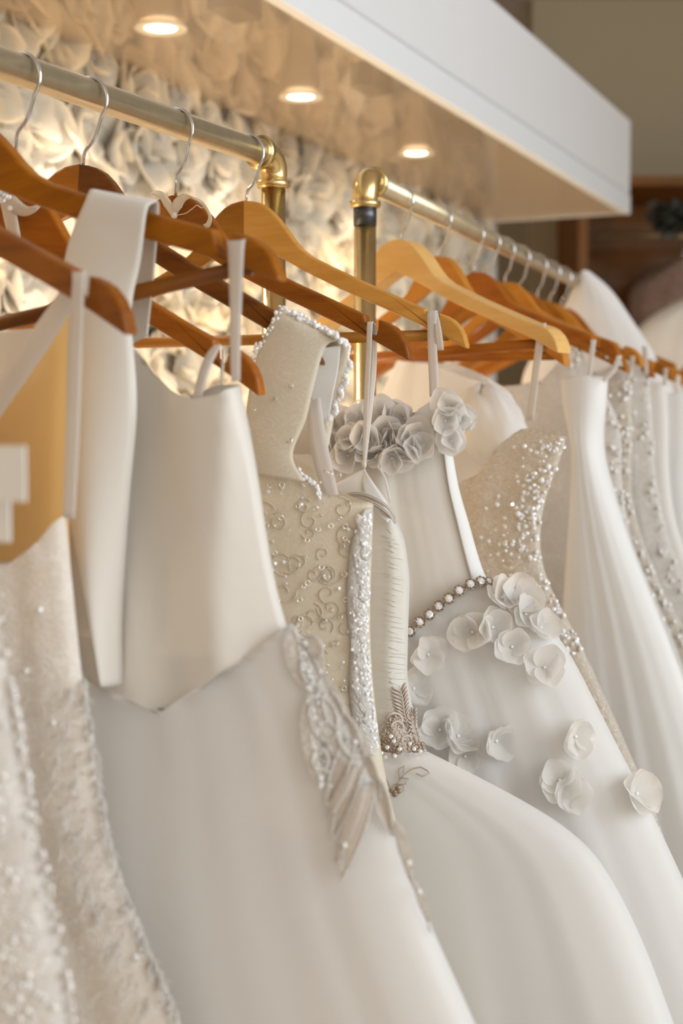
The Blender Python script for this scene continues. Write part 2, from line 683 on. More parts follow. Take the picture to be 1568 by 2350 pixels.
# added light bar, unseen behind the gowns, for the warm glow on the wall
led = thing('added_wall_glow', 'unseen warm light bar added behind the gowns for the glow on the flower wall', 'light bar', can(.6, N_WALL + .23, 0), (0, 0, math.pi / 2 - PHIC))
MB().box((-1.7, -.02, .87), (1.7, .02, .90)).build('channel', M['grey_board'], led, False)
MB().box((-1.69, -.015, .90), (1.69, .015, .903)).build('diffuser', M['lamp'], led, False)
for x in (-1.5, 0, 1.5):
    MB().box((x - .012, -.012, 0), (x + .012, .012, .87)).build('stand_leg', M['grey_board'], led, False)
    MB().box((x - .10, -.06, 0), (x + .10, .06, .012)).build('foot_plate', M['grey_board'], led, False)
d = bpy.data.lights.new('added_bar_light', 'AREA')
d.shape, d.size, d.size_y, d.energy, d.color = 'RECTANGLE', 3.36, .03, LED_POWER, (1.0, .74, .45)
lo = bpy.data.objects.new('added_bar_light', d)
COL.objects.link(lo)
lo.parent = led
lo.location, lo.rotation_euler = (0, 0, .91), (math.pi - .45, 0, 0)

fw = thing('flower_wall', 'backdrop wall covered in cream paper flowers, glowing behind the racks', 'flower wall', can(0, N_WALL, 0))
backing = MB()
can_box(backing, -1.1, T_END - .03, N_WALL + .001, N_WALL + .006, 1.05, CZ1 - .02)
backing.v = [tuple(np.array(v) - np.array(fw.location)) for v in backing.v]
backing.build('backing_sheet', M['paper_b'], fw, False)
fmeshes = [paper_flower_mesh(i) for i in range(9)]
nrm = Vector((math.cos(PHIC), -math.sin(PHIC), 0))
cnt = 0
base_rot = nrm.to_track_quat('Z', 'Y').to_matrix()
for iz in range(11):
    z = 1.16 + iz * .101
    for it in range(28):
        t = -1.02 + it * .122 + (.061 if iz % 2 else 0)
        if t > T_END - .09 or cnt >= 299:
            continue
        if abs(z - CZ0) < .035:
            z += .0
        q = can(t + rnd.uniform(-.02, .02), N_WALL + .02, z + rnd.uniform(-.018, .018))
        o = inst(fmeshes[rnd.randrange(9)], 'paper_flower', fw)
        rot = base_rot @ Matrix.Rotation(rnd.uniform(0, 6.28), 3, 'Z') @ Matrix.Rotation(rnd.uniform(-.35, .35), 3, 'X')
        o.matrix_local = Matrix.Translation(Vector(q) - fw.location) @ rot.to_4x4() @ Matrix.Scale(rnd.uniform(1.05, 1.35), 4)
        cnt += 1

# ------------------------------------------------------------------ garment racks
PIPE = .01335


def elbow(mb, c, d, r=.0152, bead=.0188):
    """90 degree pipe elbow at c joining direction d (horizontal unit) and down"""
    c, d = Vector(c), Vector(d)
    dn = Vector((0, 0, -1))
    Rb = .021
    cen = c + d * Rb + dn * Rb
    pts, rs = [], []
    pts.append(c + d * .033)
    rs.append(r)
    for k in range(9):
        a = math.pi / 2 * k / 8
        pts.append(cen - dn * Rb * math.cos(a) - d * Rb * math.sin(a))
        rs.append(r + .001 * math.sin(2 * a))
    pts.append(c + dn * .033)
    rs.append(r)
    mb.tube(pts, rs, 24)
    for (p, ax) in ((c + d * .033, d), (c + dn * .033, dn)):
        mb.tube([p - ax * .007, p - ax * .0055, p - ax * .001, p + ax * .0015], [r, bead, bead, bead - .0015], 28)
        mb.tube([p + ax * .0015, p + ax * .0016], [bead - .0015, PIPE * .9], 28)


def rack(P, phi, t0, t1, label):
    d = Vector((math.sin(phi), math.cos(phi), 0))
    a, b = Vector((*P, 0)) + d * t0, Vector((*P, 0)) + d * t1
    th = thing('garment_rack', label, 'rack', a)
    L = lambda v: Vector(v) - a
    za = Vector((0, 0, RAIL_Z))
    MB().tube([L(a + za) + d * .02, L(b + za) - d * .02], PIPE, 28).build('rail', M['brass'], th)
    for q, s in ((a, 1), (b, -1)):
        mb = MB()
        elbow(mb, L(q + za), d * s)
        mb.build('elbow_fitting', M['brass_post'], th)
        po = MB().tube([L(q) + Vector((0, 0, .03)), L(q) + Vector((0, 0, RAIL_Z - .028))], PIPE, 28).build('post', M['brass_post'], th)
        if label.startswith('far'):
            MB().tube([L(q) + Vector((0, 0, RAIL_Z - .056)), L(q) + Vector((0, 0, RAIL_Z - .030))], PIPE + .0006, 28).build('thread_collar', M['black_steel'], po)
        MB().lathe([(.0001, .0), (.05, 0), (.05, .008), (.022, .014), (.020, .035), (.014, .036)], 28, Matrix.Translation(L(q))).build('floor_flange', M['brass_post'], th)
    return th


rack(P1, PHI1, -1.45, 0, 'near brass pipe garment rack with its elbow corner beside the glowing wall')
rack(P2, PHI2, 0, 1.36, 'far brass pipe garment rack with a black collar below its elbow')

# ------------------------------------------------------------------ hangers
TOP = [(0, 0), (.008, -.0006), (.016, -.0024), (.024, -.0064), (.0325, -.0135), (.041, -.0225), (.049, -.0325), (.057, -.0435), (.066, -.0535),
       (.078, -.0625), (.098, -.0725), (.13, -.0878), (.166, -.1040), (.2035, -.1205), (.2045, -.1245), (.2055, -.1345), (.2075, -.1372), (.2145, -.1395),
       (.2165, -.1360), (.2178, -.1255), (.2255, -.1283), (.233, -.1325), (.240, -.1395), (.2445, -.1475), (.2475, -.158), (.2472, -.1612)]
BOT = [(.245, -.1612), (.217, -.1460), (.206, -.1405), (.152, -.1160), (.108, -.0965), (.07, -.0775), (.045, -.0635), (.02, -.0500), (0, -.041)]
TOP_PLAIN = [p for p in TOP if not (.2036 < p[0] < .2177)]


def arm_mesh(sc, sgn, thick, plain, dz):
    top = TOP_PLAIN if plain else TOP
    poly = [(u * sc * sgn, z * sc + dz) for (u, z) in top + BOT]
    if sgn > 0:
        poly = poly[::-1]
    n = len(poly)
    # outward normals
    area = sum(poly[i][0] * poly[(i + 1) % n][1] - poly[(i + 1) % n][0] * poly[i][1] for i in range(n))
    sg = 1 if area > 0 else -1
    def inset(dist):
        out = []
        for i in range(n):
            a, b, c = poly[i - 1], poly[i], poly[(i + 1) % n]
            e1 = Vector((b[0] - a[0], b[1] - a[1])).normalized()
            e2 = Vector((c[0] - b[0], c[1] - b[1])).normalized()
            nn = Vector((e1.y + e2.y, -e1.x - e2.x))
            if nn.length < 1e-6:
                nn = Vector((e1.y, -e1.x))
            nn = nn.normalized() * sg
            dd = dist if abs(b[0]) > 1e-6 else 0
            out.append((b[0] - nn.x * dd, b[1] - nn.y * dd))
        return out
    h = thick / 2
    bev = min(.0022, thick * .3)
    rings = [(inset(bev), -h), (inset(bev * .3), -h + bev * .35), (poly, -h + bev), (poly, h - bev), (inset(bev * .3), h - bev * .35), (inset(bev), h)]
    vs = [(x, y, z) for (pl, y) in rings for (x, z) in pl]
    fs = []
    for k in range(len(rings) - 1):
        for i in range(n):
            j = (i + 1) % n
            fs.append((k * n + i, k * n + j, (k + 1) * n + j, (k + 1) * n + i))
    fs.append(tuple(range(n - 1, -1, -1)))
    fs.append(tuple((len(rings) - 1) * n + i for i in range(n)))
    return vs, fs


def fit_pose(O, sc, drop, tip, prior):
    lu, lz = .2475 * sc, -(drop + .161 * sc)
    best = None
    z0 = RAIL_Z - .007
    for a in np.arange(-25, 55, .5):
        for r in np.arange(-14, 14.1, .5):
            ca, sa, cr, sr = math.cos(R(a)), math.sin(R(a)), math.cos(R(r)), math.sin(R(r))
            u, z = lu * cr - lz * sr, lu * sr + lz * cr
            q = proj(O[0] + u * ca, O[1] - u * sa, z0 + z)
            e = (q[0] - tip[0]) ** 2 + (q[1] - tip[1]) ** 2 + .6 * (a - prior) ** 2 + .5 * r * r
            if best is None or e < best[0]:
                best = (e, a, r)
    return R(best[1]), R(best[2])


def hanger(O, phi, roll, sc, drop, mats, label, bar=None, plain=False, thick=.0125, group='wooden hangers'):
    th = thing('clothes_hanger', label, 'hanger', (O[0], O[1], RAIL_Z - .007), (0, -roll, -phi), group)
    Rr = .0205
    pts = []
    for a in np.linspace(158, -38, 22):
        pts.append((Rr * math.cos(R(a)), 0, Rr * math.sin(R(a))))
    e = pts[-1]
    bend = min(drop - .012, .043)
    pts += spline([e, (e[0] * .62, 0, -.6 * (bend + .012) + .0), (.0022, 0, -bend), (0, 0, -bend - .006)], 5)[1:]
    pts.append((0, 0, -drop - .012))
    MB().tube(pts, .00165, 8).build('hook', M['chrome'], th)
    for sgn, nm, mt in ((1, 'right_arm', mats[0]), (-1, 'left_arm', mats[1])):
        vs, fs = arm_mesh(sc, sgn, thick, plain, -drop)
        mesh_obj(nm, vs, fs, M[mt], th, smooth=False)
    if bar:
        z = -drop - .1475 * sc
        MB().tube([(-.226 * sc, 0, z), (.226 * sc, 0, z)], .0058, 12).build('trouser_bar', M[bar], th)
    return th


FR = {}


def place_hanger(key, P, phi_r, hook_px, tip, sc, drop, mats, label, prior=24, **kw):
    O = on_line(P, phi_r, hook_px, RAIL_Z)
    phi, roll = fit_pose(O, sc, drop, tip, prior)
    hanger(O, phi, roll, sc, drop, mats, label, **kw)
    FR[key] = Frame(O, phi)
    print('HANGER', key, [round(c, 3) for c in O], round(math.degrees(phi), 1), round(math.degrees(roll), 1))


place_hanger('h0', P1, PHI1, -330, (302, 768), 1.06, .058, ('wood_dark_b', 'wood_dark_b'), 'blurred brown wooden hanger closest to the camera, carrying the lace gown with sheer shoulder straps')
place_hanger('h1', P1, PHI1, -125, (652, 640), 1.12, .052, ('wood_amber', 'wood_amber'), 'amber wooden hanger with a dark bar, holding the broad satin shoulder strap', bar='wood_dark', prior=14)
place_hanger('hx', P1, PHI1, 45, (603, 906), 1.0, .085, ('wood_red', 'wood_red'), 'reddish wooden hanger sitting lowest, its tip beside the plain satin bodice')
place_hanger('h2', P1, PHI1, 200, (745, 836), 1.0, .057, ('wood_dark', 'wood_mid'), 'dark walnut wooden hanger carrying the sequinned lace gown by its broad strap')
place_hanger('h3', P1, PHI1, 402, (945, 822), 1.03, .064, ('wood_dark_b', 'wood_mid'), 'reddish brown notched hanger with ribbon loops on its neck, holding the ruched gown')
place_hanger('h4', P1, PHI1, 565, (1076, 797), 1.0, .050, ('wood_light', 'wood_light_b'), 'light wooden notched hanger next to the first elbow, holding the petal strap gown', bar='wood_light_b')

RK = [  # key, hook px, tip px, scale, drop, mats, bar, label
    ('r1', 920, (1296, 806), .99, .050, ('wood_pale', 'wood_pale'), 'wood_red', 'pale thick shouldered wooden hanger first on the far rack', .030, True),
    ('r2', 1012, (1300, 836), .96, .050, ('wood_orange', 'wood_orange'), 'wood_red', 'orange wooden hanger second on the far rack, behind the pale thick one', .014, False),
    ('r3', 1085, (1425, 826), .98, .056, ('wood_red', 'wood_red'), None, 'red brown wooden hanger third along the far rack, its tip above the satin bodice', .013, False),
    ('r4', 1122, (1440, 852), .96, .058, ('wood_mid', 'wood_mid'), None, 'mid brown wooden hanger fourth along the far rack', .013, False),
    ('r5', 1157, (1475, 838), .98, .052, ('wood_orange', 'wood_orange'), None, 'orange brown wooden hanger fifth along the far rack', .013, False),
    ('r6', 1192, (1500, 866), .98, .056, ('wood_red', 'wood_red'), None, 'blurred red brown hanger sixth along the far rack', .013, False),
    ('r7', 1232, (1545, 872), 1.0, .060, ('wood_mid', 'wood_mid'), None, 'blurred brown hanger seventh along the far rack', .013, False),
    ('r8', 1262, (1572, 885), 1.0, .058, ('wood_orange', 'wood_orange'), None, 'blurred orange hanger eighth along the far rack, tip at the right', .013, False),
    ('r9', 1288, (1590, 890), 1.0, .058, ('wood_red', 'wood_red'), None, 'blurred red hanger ninth along the far rack, before the white cape', .013, False),
    ('r10', 1322, (1600, 880), 1.0, .045, ('wood_mid', 'wood_mid'), None, 'brown hanger last on the far rack, under the white cape', .013, False),
]
for (k, hp, tip, sc, dr, mt, bar, lb, tk, pl) in RK:
    place_hanger(k, P2, PHI2, hp, tip, sc, dr, mt, lb, bar=bar, thick=tk, plain=pl)

# ------------------------------------------------------------------ gowns


def pxl(fr, pts, v=0.0):
    """pixel outline -> (z,u) list on the gown's plane"""
    out = []
    for p in pts:
        u, z = fr.uz(p[0], p[1], v)
        out.append((z, u))
    return out


def curve_fn(fr, pts, v=0.0):
    """pixel curve -> z(u)"""
    q = sorted((fr.uz(p[0], p[1], v)) for p in pts)
    us, zs = [a for a, _ in q], [b for _, b in q]
    return lambda u: float(np.interp(u, us, zs))


class Loft:
    """a hanging garment as a closed tube of cloth: outline uL(z)..uR(z), thickness th(z), pleats"""

    def __init__(s, right, left, th, folds=(0, 0, 0, 0), prof=None, seed=0, vc=0.0, nz=110, drift=1.2, sm=5, rough=(0, 0, 0)):
        right = sorted(right, key=lambda p: -p[0])
        if .16 < right[-1][0] < .95:          # gowns fall to just above the floor
            (za, ua), (zb, ub) = right[-2], right[-1]
            sl = min(.55, max(0.0, (ub - ua) / (za - zb)))
            zl = zb
            while zl > .14:
                zn = max(.12, zl - .12)
                sl *= .6
                ub += sl * (zl - zn)
                right.append((zn, ub))
                zl = zn
            nz = int(nz * 1.5)
        z0, z1 = right[0][0], right[-1][0]
        s.z = np.linspace(z0, z1, nz)
        zr = np.array([p[0] for p in right])[::-1]
        ur = np.array([p[1] for p in right])[::-1]
        s.uR = np.interp(s.z[::-1], zr, ur)[::-1]
        left = sorted(left, key=lambda p: p[0])
        s.uL = np.interp(s.z, [p[0] for p in left], [p[1] for p in left])
        th = sorted(th, key=lambda p: p[0])
        s.th = np.interp(s.z, [p[0] for p in th], [p[1] for p in th])
        for _ in range(2):
            for a in ('uR', 'uL', 'th'):
                v = getattr(s, a)
                pad = np.concatenate([2 * v[0] - v[sm:0:-1], v, 2 * v[-1] - v[-2:-sm - 2:-1]])
                setattr(s, a, np.convolve(pad, np.ones(2 * sm + 1) / (2 * sm + 1), 'valid'))
        A0, A1, s.freq, s.pw = folds
        tt = np.linspace(0, 1, nz)
        s.amp = A0 + (A1 - A0) * tt ** (s.pw or 1)
        s.ph, s.fr = smooth_noise(seed)
        s.prof, s.vc, s.drift, s.nz = prof, vc, drift, nz
        s.rough = rough

    def arr(s, a, z):
        return np.interp(-z, -s.z, a)

    def fold(s, q, tz):
        f = s.freq
        v = 0
        for i, (k, w) in enumerate(((1, .5), (1.73, .3), (2.9, .2), (.47, .5))):
            v = v + w * np.sin(q * f * k * s.fr[i] + s.ph[i] + s.drift * tz * math.sin(3 * i + 1))
        return v

    def vf(s, sn, z, front=True):
        th, am = s.arr(s.th, z), s.arr(s.amp, z)
        tz = (s.z[0] - z) / (s.z[0] - s.z[-1])
        sn = np.clip(sn, -1, 1)
        edge = (1 - np.abs(sn) ** 2.4) ** .55
        win = (1 - sn ** 6)
        if front:
            if s.prof:
                a_, b_ = s.arr(s.uL, z), s.arr(s.uR, z)
                b = s.prof((a_ + b_) / 2 + sn * (b_ - a_) / 2, b_, z, th, sn)
            else:
                b = -th * edge
            v = b + am * s.fold(sn, tz) * win
        else:
            v = th * edge + am * s.fold(sn + 7, tz) * win * .6
        if s.rough[0]:
            hw = (s.arr(s.uR, z) - s.arr(s.uL, z)) / 2
            r = s.rough[1]
            v = v + s.rough[0] * win * (np.sin(sn * hw * r + 3 * np.sin(z * r * .7)) * np.sin(z * r * s.rough[-1] + 2 * np.sin(sn * hw * r * 1.3)))
        return v + s.vc

    def front(s, u, z):
        a, b = s.arr(s.uL, z), s.arr(s.uR, z)
        return float(s.vf(np.array((2 * u - a - b) / (b - a)), z))

    def put(s, fr, px, py, off=.002):
        v = s.vc
        for _ in range(6):
            u, z = fr.uz(px, py, v)
            v = s.front(u, z) - off
        return (u, v, z)

    def nrm(s, u, z):
        e = .004
        du = (s.front(u + e, z) - s.front(u - e, z)) / (2 * e)
        dz = (s.front(u, z + e) - s.front(u, z - e)) / (2 * e)
        return Vector((du, -1, dz)).normalized()

    def mesh(s, name, mat, parent, ztop=None, zbot=None, ns=56, nb=20, ztop_back=None):
        sf = -np.cos(np.linspace(0, math.pi, ns)) * .35 + np.linspace(-1, 1, ns) * .65
        sb = np.linspace(1, -1, nb)[1:-1]
        rows = []
        for i, z in enumerate(s.z):
            a, b = s.uL[i], s.uR[i]
            row = []
            for sn, fr in [(q, True) for q in sf] + [(q, False) for q in sb]:
                u = (a + b) / 2 + sn * (b - a) / 2
                zz = z
                if ztop:
                    zt = ztop(u) if fr or not ztop_back else ztop_back(u)
                    zz = min(zz, zt)
                if zbot:
                    zz = max(zz, zbot(u))
                row.append((u, float(s.vf(np.array(sn), zz, fr)), zz))
            rows.append(row)
        n = len(rows[0])
        vs = [v for r in rows for v in r]
        fs = []
        for i in range(len(rows) - 1):
            for j in range(n):
                k = (j + 1) % n
                f = (i * n + j, (i + 1) * n + j, (i + 1) * n + k, i * n + k)
                zz = [vs[q][2] for q in f]
                if max(zz) - min(zz) > 1e-6:
                    fs.append(f)
        return mesh_obj(name, vs, fs, mat, parent, merge=1e-5)


def ribbon(name, pts, widths, mat, parent, wdir=None, n=8, cols=3, bulge=0.0, thick=.0008):
    P = spline(pts, n)
    if isinstance(widths, (int, float)):
        widths = [widths] * len(pts)
    wi = np.interp(np.linspace(0, len(pts) - 1, len(P)), range(len(pts)), widths)
    vs, fs = [], []
    for i, p in enumerate(P):
        t = Vector(P[min(i + 1, len(P) - 1)]) - Vector(P[max(0, i - 1)])
        t.normalize()
        if wdir is None:
            w = Vector((0, -1, 0)).cross(t)
            if w.length < 1e-3:
                w = Vector((1, 0, 0))
        else:
            w = Vector(wdir)
            w = w - t * w.dot(t)
        w.normalize()
        nn = t.cross(w)
        for j in range(cols + 1):
            s = 2 * j / cols - 1
            vs.append(Vector(p) + w * (wi[i] * s / 2) + nn * (bulge * (1 - s * s)))
    for i in range(len(P) - 1):
        for j in range(cols):
            a = i * (cols + 1) + j
            fs.append((a, a + 1, a + cols + 2, a + cols + 1))
    o = mesh_obj(name, vs, fs, mat, parent)
    if thick:
        sd = o.modifiers.new('s', 'SOLIDIFY')
        sd.thickness = thick
        sd.offset = 0
    return o


def gown(key, label, group='wedding gowns on the racks'):
    fr = FR[key]
    return fr, thing('wedding_gown', label, 'gown', (fr.O[0], fr.O[1], 0), (0, 0, -fr.phi), group)


def z_of(fr, px, py):
    return fr.uz(px, py)[1]


def mirror_left(right, f=.9, lim=.3):
    return [(z, max(-lim, -u * f)) for (z, u) in right]


# petals shared by the flower appliques
PET = []
for i in range(4):
    r = random.Random(40 + i)
    vs, fs = petal_verts(.0145, .0185, r.uniform(.15, .8), r.uniform(.05, .4), 4, 5)
    o = mesh_obj('petal_source', vs, fs, M['petal'])
    PET.append(o.data)
    bpy.data.objects.remove(o)
PET_BIG = PET


def cloth_flower(parent, pos, nrm, size=1.0, n=5, open_=.35, seed=0, skip=()):
    r = random.Random(seed)
    rot = Vector(nrm).to_track_quat('Z', 'Y').to_matrix().to_4x4()
    core = MB()
    core.ball((0, 0, .0014), .0016 * size, 6, 4)
    f = core.build('flower', M['bead'], parent)
    f.matrix_local = Matrix.Translation(Vector(pos)) @ rot @ Matrix.Rotation(r.uniform(0, 6.28), 4, 'Z')
    for k in range(n):
        if k in skip:
            continue
        a = 2 * math.pi * (k + r.uniform(-.15, .15)) / n
        Mx = Matrix.Rotation(a, 4, 'Z') @ Matrix.Rotation(-open_ * r.uniform(.3, 1.9), 4, 'Y') @ Matrix.Rotation(r.uniform(-.3, .3), 4, 'X') @ Matrix.Scale(1.2 * size * r.uniform(.9, 1.15), 4)
        inst(PET[r.randrange(4)], 'petal', f, Mx)
    return f


# ---- gown 0: beaded lace, far left, closest
FR['g0'] = Frame(on_line(P1, PHI1, -780, RAIL_Z), R(27))
fr, g = gown('g0', 'beaded white lace gown at the lower left edge, nearest to the camera')
right = pxl(fr, [(-90, 1000), (-60, 1200), (-10, 1400), (28, 1600), (62, 1800), (100, 2000), (145, 2200), (165, 2350), (185, 2500)])
L0 = Loft(right, mirror_left(right), [(1.5, .02), (1.2, .05), (.8, .06)], (.004, .012, 9, 1), seed=3, rough=(.003, 210, .8))
L0.mesh('bodice_and_skirt', M['lace_white'], g)
mb = MB()
for i in range(260):
    px, py = rnd.uniform(-60, 170), rnd.uniform(1420, 2350)
    ex = np.interp(py, [1400, 1600, 1800, 2000, 2200, 2350], [-10, 28, 62, 100, 145, 165])
    if px > ex - 2:
        continue
    mb.ball(L0.put(fr, px, py, .001), rnd.uniform(.0010, .0022), 7, 4)
mb.build('beadwork', M['bead'], g, stuff=True)
uz = fr.uz(20, 1100, -.02)
cd = MB()
a, b = fr.p(-70, 1022, -.05), fr.p(60, 1152, -.05)
cd.box((a[0], -.0505, b[2]), (b[0], -.0495, a[2]))
cd2 = MB()
a, b = fr.p(-70, 1140, -.045), fr.p(24, 1245, -.045)
cd2.box((a[0], -.0455, b[2]), (b[0], -.0445, a[2]))
tag_ = cd.build('swing_tag', M['card'], g, False)
tag2 = cd2.build('swing_tag', M['card'], g, False)
MB().tube(spline([fr.p(-60, 1040, -.05), fr.p(-75, 960, -.045), fr.p(-85, 1010, -.03)], 5), .0006, 5).build('tag_string', M['thread'], g)
# its straps reach up to its own hanger, out of view
hanger(fr.O, fr.phi, 0, 1.0, .055, ('wood_mid', 'wood_mid'), 'wooden hanger outside the left edge, holding the beaded lace gown')
for sx in (-1, 1):
    ribbon('shoulder_strap', [(sx * .21, -.007, 1.455), (sx * .18, -.01, 1.40), (right[0][1] * sx * .9, 0, right[0][0] + .0)], .012, M['strap_sheer'], g)

# ---- gown 1: lace with sheer straps on h0
fr, g = gown('h0', 'cream fringed lace gown with long sheer straps, second from the left')
right = pxl(fr, [(150, 1180), (163, 1300), (176, 1450), (188, 1560), (204, 1700), (226, 1780), (236, 1900), (246, 2000), (280, 2080), (330, 2150), (370, 2240), (410, 2330), (440, 2450)])
L1 = Loft(right, mirror_left(right, 1.0, .26), [(1.4, .025), (1.15, .04), (.7, .055)], (.005, .011, 30, 1), seed=11, rough=(.0024, 120, .28))
zt = curve_fn(fr, [(-700, 1180), (-500, 1250), (-200, 1300), (0, 1296), (60, 1290), (110, 1250), (135, 1205), (152, 1175)])
L1.mesh('bodice_and_skirt', M['lace_ivory'], g, ztop=zt)
# sheer golden back panel seen above the neckline
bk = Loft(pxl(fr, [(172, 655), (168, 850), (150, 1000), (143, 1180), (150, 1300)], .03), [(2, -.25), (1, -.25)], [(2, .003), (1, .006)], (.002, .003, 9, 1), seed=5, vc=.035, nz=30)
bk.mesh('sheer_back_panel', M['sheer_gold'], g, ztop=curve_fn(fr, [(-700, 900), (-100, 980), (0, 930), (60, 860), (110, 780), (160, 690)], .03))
s0 = fr.p(182, 640, -.011)
ribbon('shoulder_strap', [fr.p(186, 652, .011), fr.p(183, 626, .0), fr.p(180, 648, -.012), fr.p(172, 800, -.014), fr.p(166, 1000, -.014), fr.p(158, 1190, -.012)],
       [.009, .009, .010, .012, .011, .010], M['strap_sheer'], g, wdir=(1, 0, 0))
ribbon('shoulder_strap', [fr.p(172, 650, .012), fr.p(150, 690, .014), fr.p(90, 780, .016), fr.p(0, 910, .018), fr.p(-160, 1140, .02), fr.p(-300, 1290, .01)],
       [.010, .016, .019, .019, .019, .018], M['strap_sheer'], g)
mb = MB()
for i in range(420):                       # fringe threads along the right edge and over the skirt
    py = rnd.uniform(1560, 2350)
    ex = np.interp(py, [1560, 1700, 1780, 1900, 2000, 2080, 2150, 2240, 2330], [188, 204, 226, 236, 246, 280, 330, 370, 410])
    px = ex - abs(rnd.gauss(0, 60)) - 2 if i % 3 else ex - rnd.uniform(0, 8)
    if px < 0:
        continue
    p = Vector(L1.put(fr, px, py, .0))
    n_ = L1.nrm(p[0], p[2])
    d = (n_ + Vector((rnd.uniform(-.2, .9), rnd.uniform(-.4, .4), rnd.uniform(-.9, .5)))).normalized()
    l = rnd.uniform(.005, .014)
    q = p + d * l
    mb.tube([p, p + d * l * .5 + Vector((0, 0, -.001)), q + Vector((0, 0, -.003))], [.0008, .0006, .0003], 4, False)
mb.build('fringe', M['petal'], g, stuff=True)
mb = MB()
for (px, py) in [(290, 2205), (300, 2190), (62, 1812), (205, 1700), (120, 1660), (90, 1400), (60, 1540)]:
    mb.ball(L1.put(fr, px, py, .001), .0022, 7, 4)
mb.build('beadwork', M['bead'], g, stuff=True)

# ---- gown 2: satin bodice and tulle skirt on h1
fr, g = gown('h1', 'plain satin gown with one broad shoulder strap, tulle skirt and leaf applique')
rb = [(540, 720), (546, 868), (566, 950), (590, 1080), (615, 1250), (640, 1380), (656, 1428), (668, 1470), (690, 1560), (700, 1660)]
right = pxl(fr, rb)


def side_prof(fr_, edge, back, wave=.004, wfreq=60, pw=1.2, vref=-.02):
    """flat front up to a fold line (pixel curve), then a side panel turning to the right"""
    q = sorted((z, u) for z, u in pxl(fr_, edge, vref))
    zz, uu = [a for a, _ in q], [b for _, b in q]

    def f(u, uR, z, th, sn):
        ub = np.interp(z, zz, uu)
        side = np.clip((u - ub) / np.maximum(uR - ub, 1e-4), 0, 1)
        lr = np.clip((-sn - .6) / .4, 0, 1)
        return -th + wave * np.sin(u * wfreq + 9 * z) * (1 - side) + (th + back) * side ** pw + th * lr ** 2
    return f


L2 = Loft(right, [(1.5, -.17), (1.2, -.15), (1.0, -.17)], [(1.45, .010), (1.38, .012), (1.25, .024), (1.17, .030), (1.0, .034)], (.001, .003, 24, 1.5), prof=side_prof(fr, [(500, 850), (500, 950), (496, 1300), (508, 1500), (520, 1600)], .0, .002, 70, vref=-.024), seed=21, vc=0)
ztop2 = curve_fn(fr, [(-300, 860), (0, 760), (200, 740), (300, 790), (345, 852), (400, 900), (450, 916), (500, 906), (525, 890), (540, 868), (560, 862)], -.012)
zbot2 = curve_fn(fr, [(-200, 1430), (100, 1500), (250, 1590), (380, 1648), (480, 1566), (580, 1500), (658, 1428), (700, 1400)], -.028)
L2.mesh('bodice', M['satin'], g, ztop=ztop2, zbot=zbot2, ztop_back=curve_fn(fr, [(-300, 900), (100, 930), (400, 950), (548, 880)], .03))
rs = [(640, 1380), (656, 1425), (700, 1472), (752, 1545), (805, 1645), (860, 1765), (900, 1880), (935, 2000), (985, 2120), (1060, 2280), (1100, 2360), (1150, 2480)]
right = pxl(fr, rs)
L2s = Loft(right, [(1.3, -.15), (1.15, -.17), (1.05, -.24), (.8, -.3)], [(1.3, .016), (1.18, .022), (1.0, .048), (.75, .062)], (.001, .004, 34, .8), seed=23, vc=-.004, drift=2.2)
zsk2 = lambda u: zbot2(u) + .004
L2s.mesh('skirt_lining', M['lining'], g, ztop=zsk2)
L2o = Loft([(z, u + .004) for z, u in right], [(1.3, -.15), (1.15, -.18), (1.05, -.25), (.8, -.31)], [(1.3, .018), (1.18, .027), (1.0, .060), (.75, .078)], (.001, .009, 46, .8), seed=25, vc=-.006, drift=3)
L2o.mesh('tulle_overskirt', M['tulle_soft'], g, ztop=zsk2)
# broad shoulder strap: over the hanger arm, then opening into the left front panel


def sheet(name, left, right_, mat, parent, n=10, cols=14, bulge=.0, thick=.0012, prof=None):
    A, B = spline(left, n), spline(right_, n)
    vs, fs = [], []
    for i, (a, b) in enumerate(zip(A, B)):
        t = i / (len(A) - 1)
        for j in range(cols + 1):
            s = j / cols
            p = np.array(a) * (1 - s) + np.array(b) * s
            bl = bulge(t) if callable(bulge) else bulge
            p = p + np.array((0, -bl * math.sin(math.pi * s) ** .8, 0))
            vs.append(p)
    for i in range(len(A) - 1):
        for j in range(cols):
            a = i * (cols + 1) + j
            fs.append((a, a + cols + 1, a + cols + 2, a + 1))
    o = mesh_obj(name, vs, fs, mat, parent)
    if thick:
        sd = o.modifiers.new('s', 'SOLIDIFY')
        sd.thickness = thick
        sd.offset = 0
    return o


sheet('shoulder_strap',
      [fr.p(300, 790, .02), fr.p(285, 650, .016), fr.p(250, 520, .012), fr.p(222, 446, .006), fr.p(208, 436, -.004), fr.p(198, 458, -.014), fr.p(155, 570, -.022), fr.p(140, 700, -.028), fr.p(120, 950, -.03), fr.p(165, 1200, -.034), fr.p(222, 1400, -.036), fr.p(268, 1560, -.034)],
      [fr.p(338, 770, .02), fr.p(352, 640, .016), fr.p(360, 540, .012), fr.p(364, 470, .007), fr.p(350, 466, -.004), fr.p(336, 488, -.014), fr.p(322, 600, -.024), fr.p(302, 720, -.03), fr.p(314, 930, -.028), fr.p(296, 1150, -.032), fr.p(280, 1400, -.034), fr.p(282, 1570, -.034)],
      M['satin'], g, bulge=lambda t: .0 if t < .5 else .022 * math.sin(min(1, (t - .5) * 2.2) * math.pi * .5))
ribbon('hanging_loop', [fr.p(548, 590, .010), fr.p(545, 556, 0), fr.p(542, 570, -.012), fr.p(541, 700, -.014), fr.p(540, 800, -.018), fr.p(541, 876, -.022)],
       [.014, .014, .013, .0095, .008, .007], M['strap_sheer'], g, wdir=(1, 0, 0))
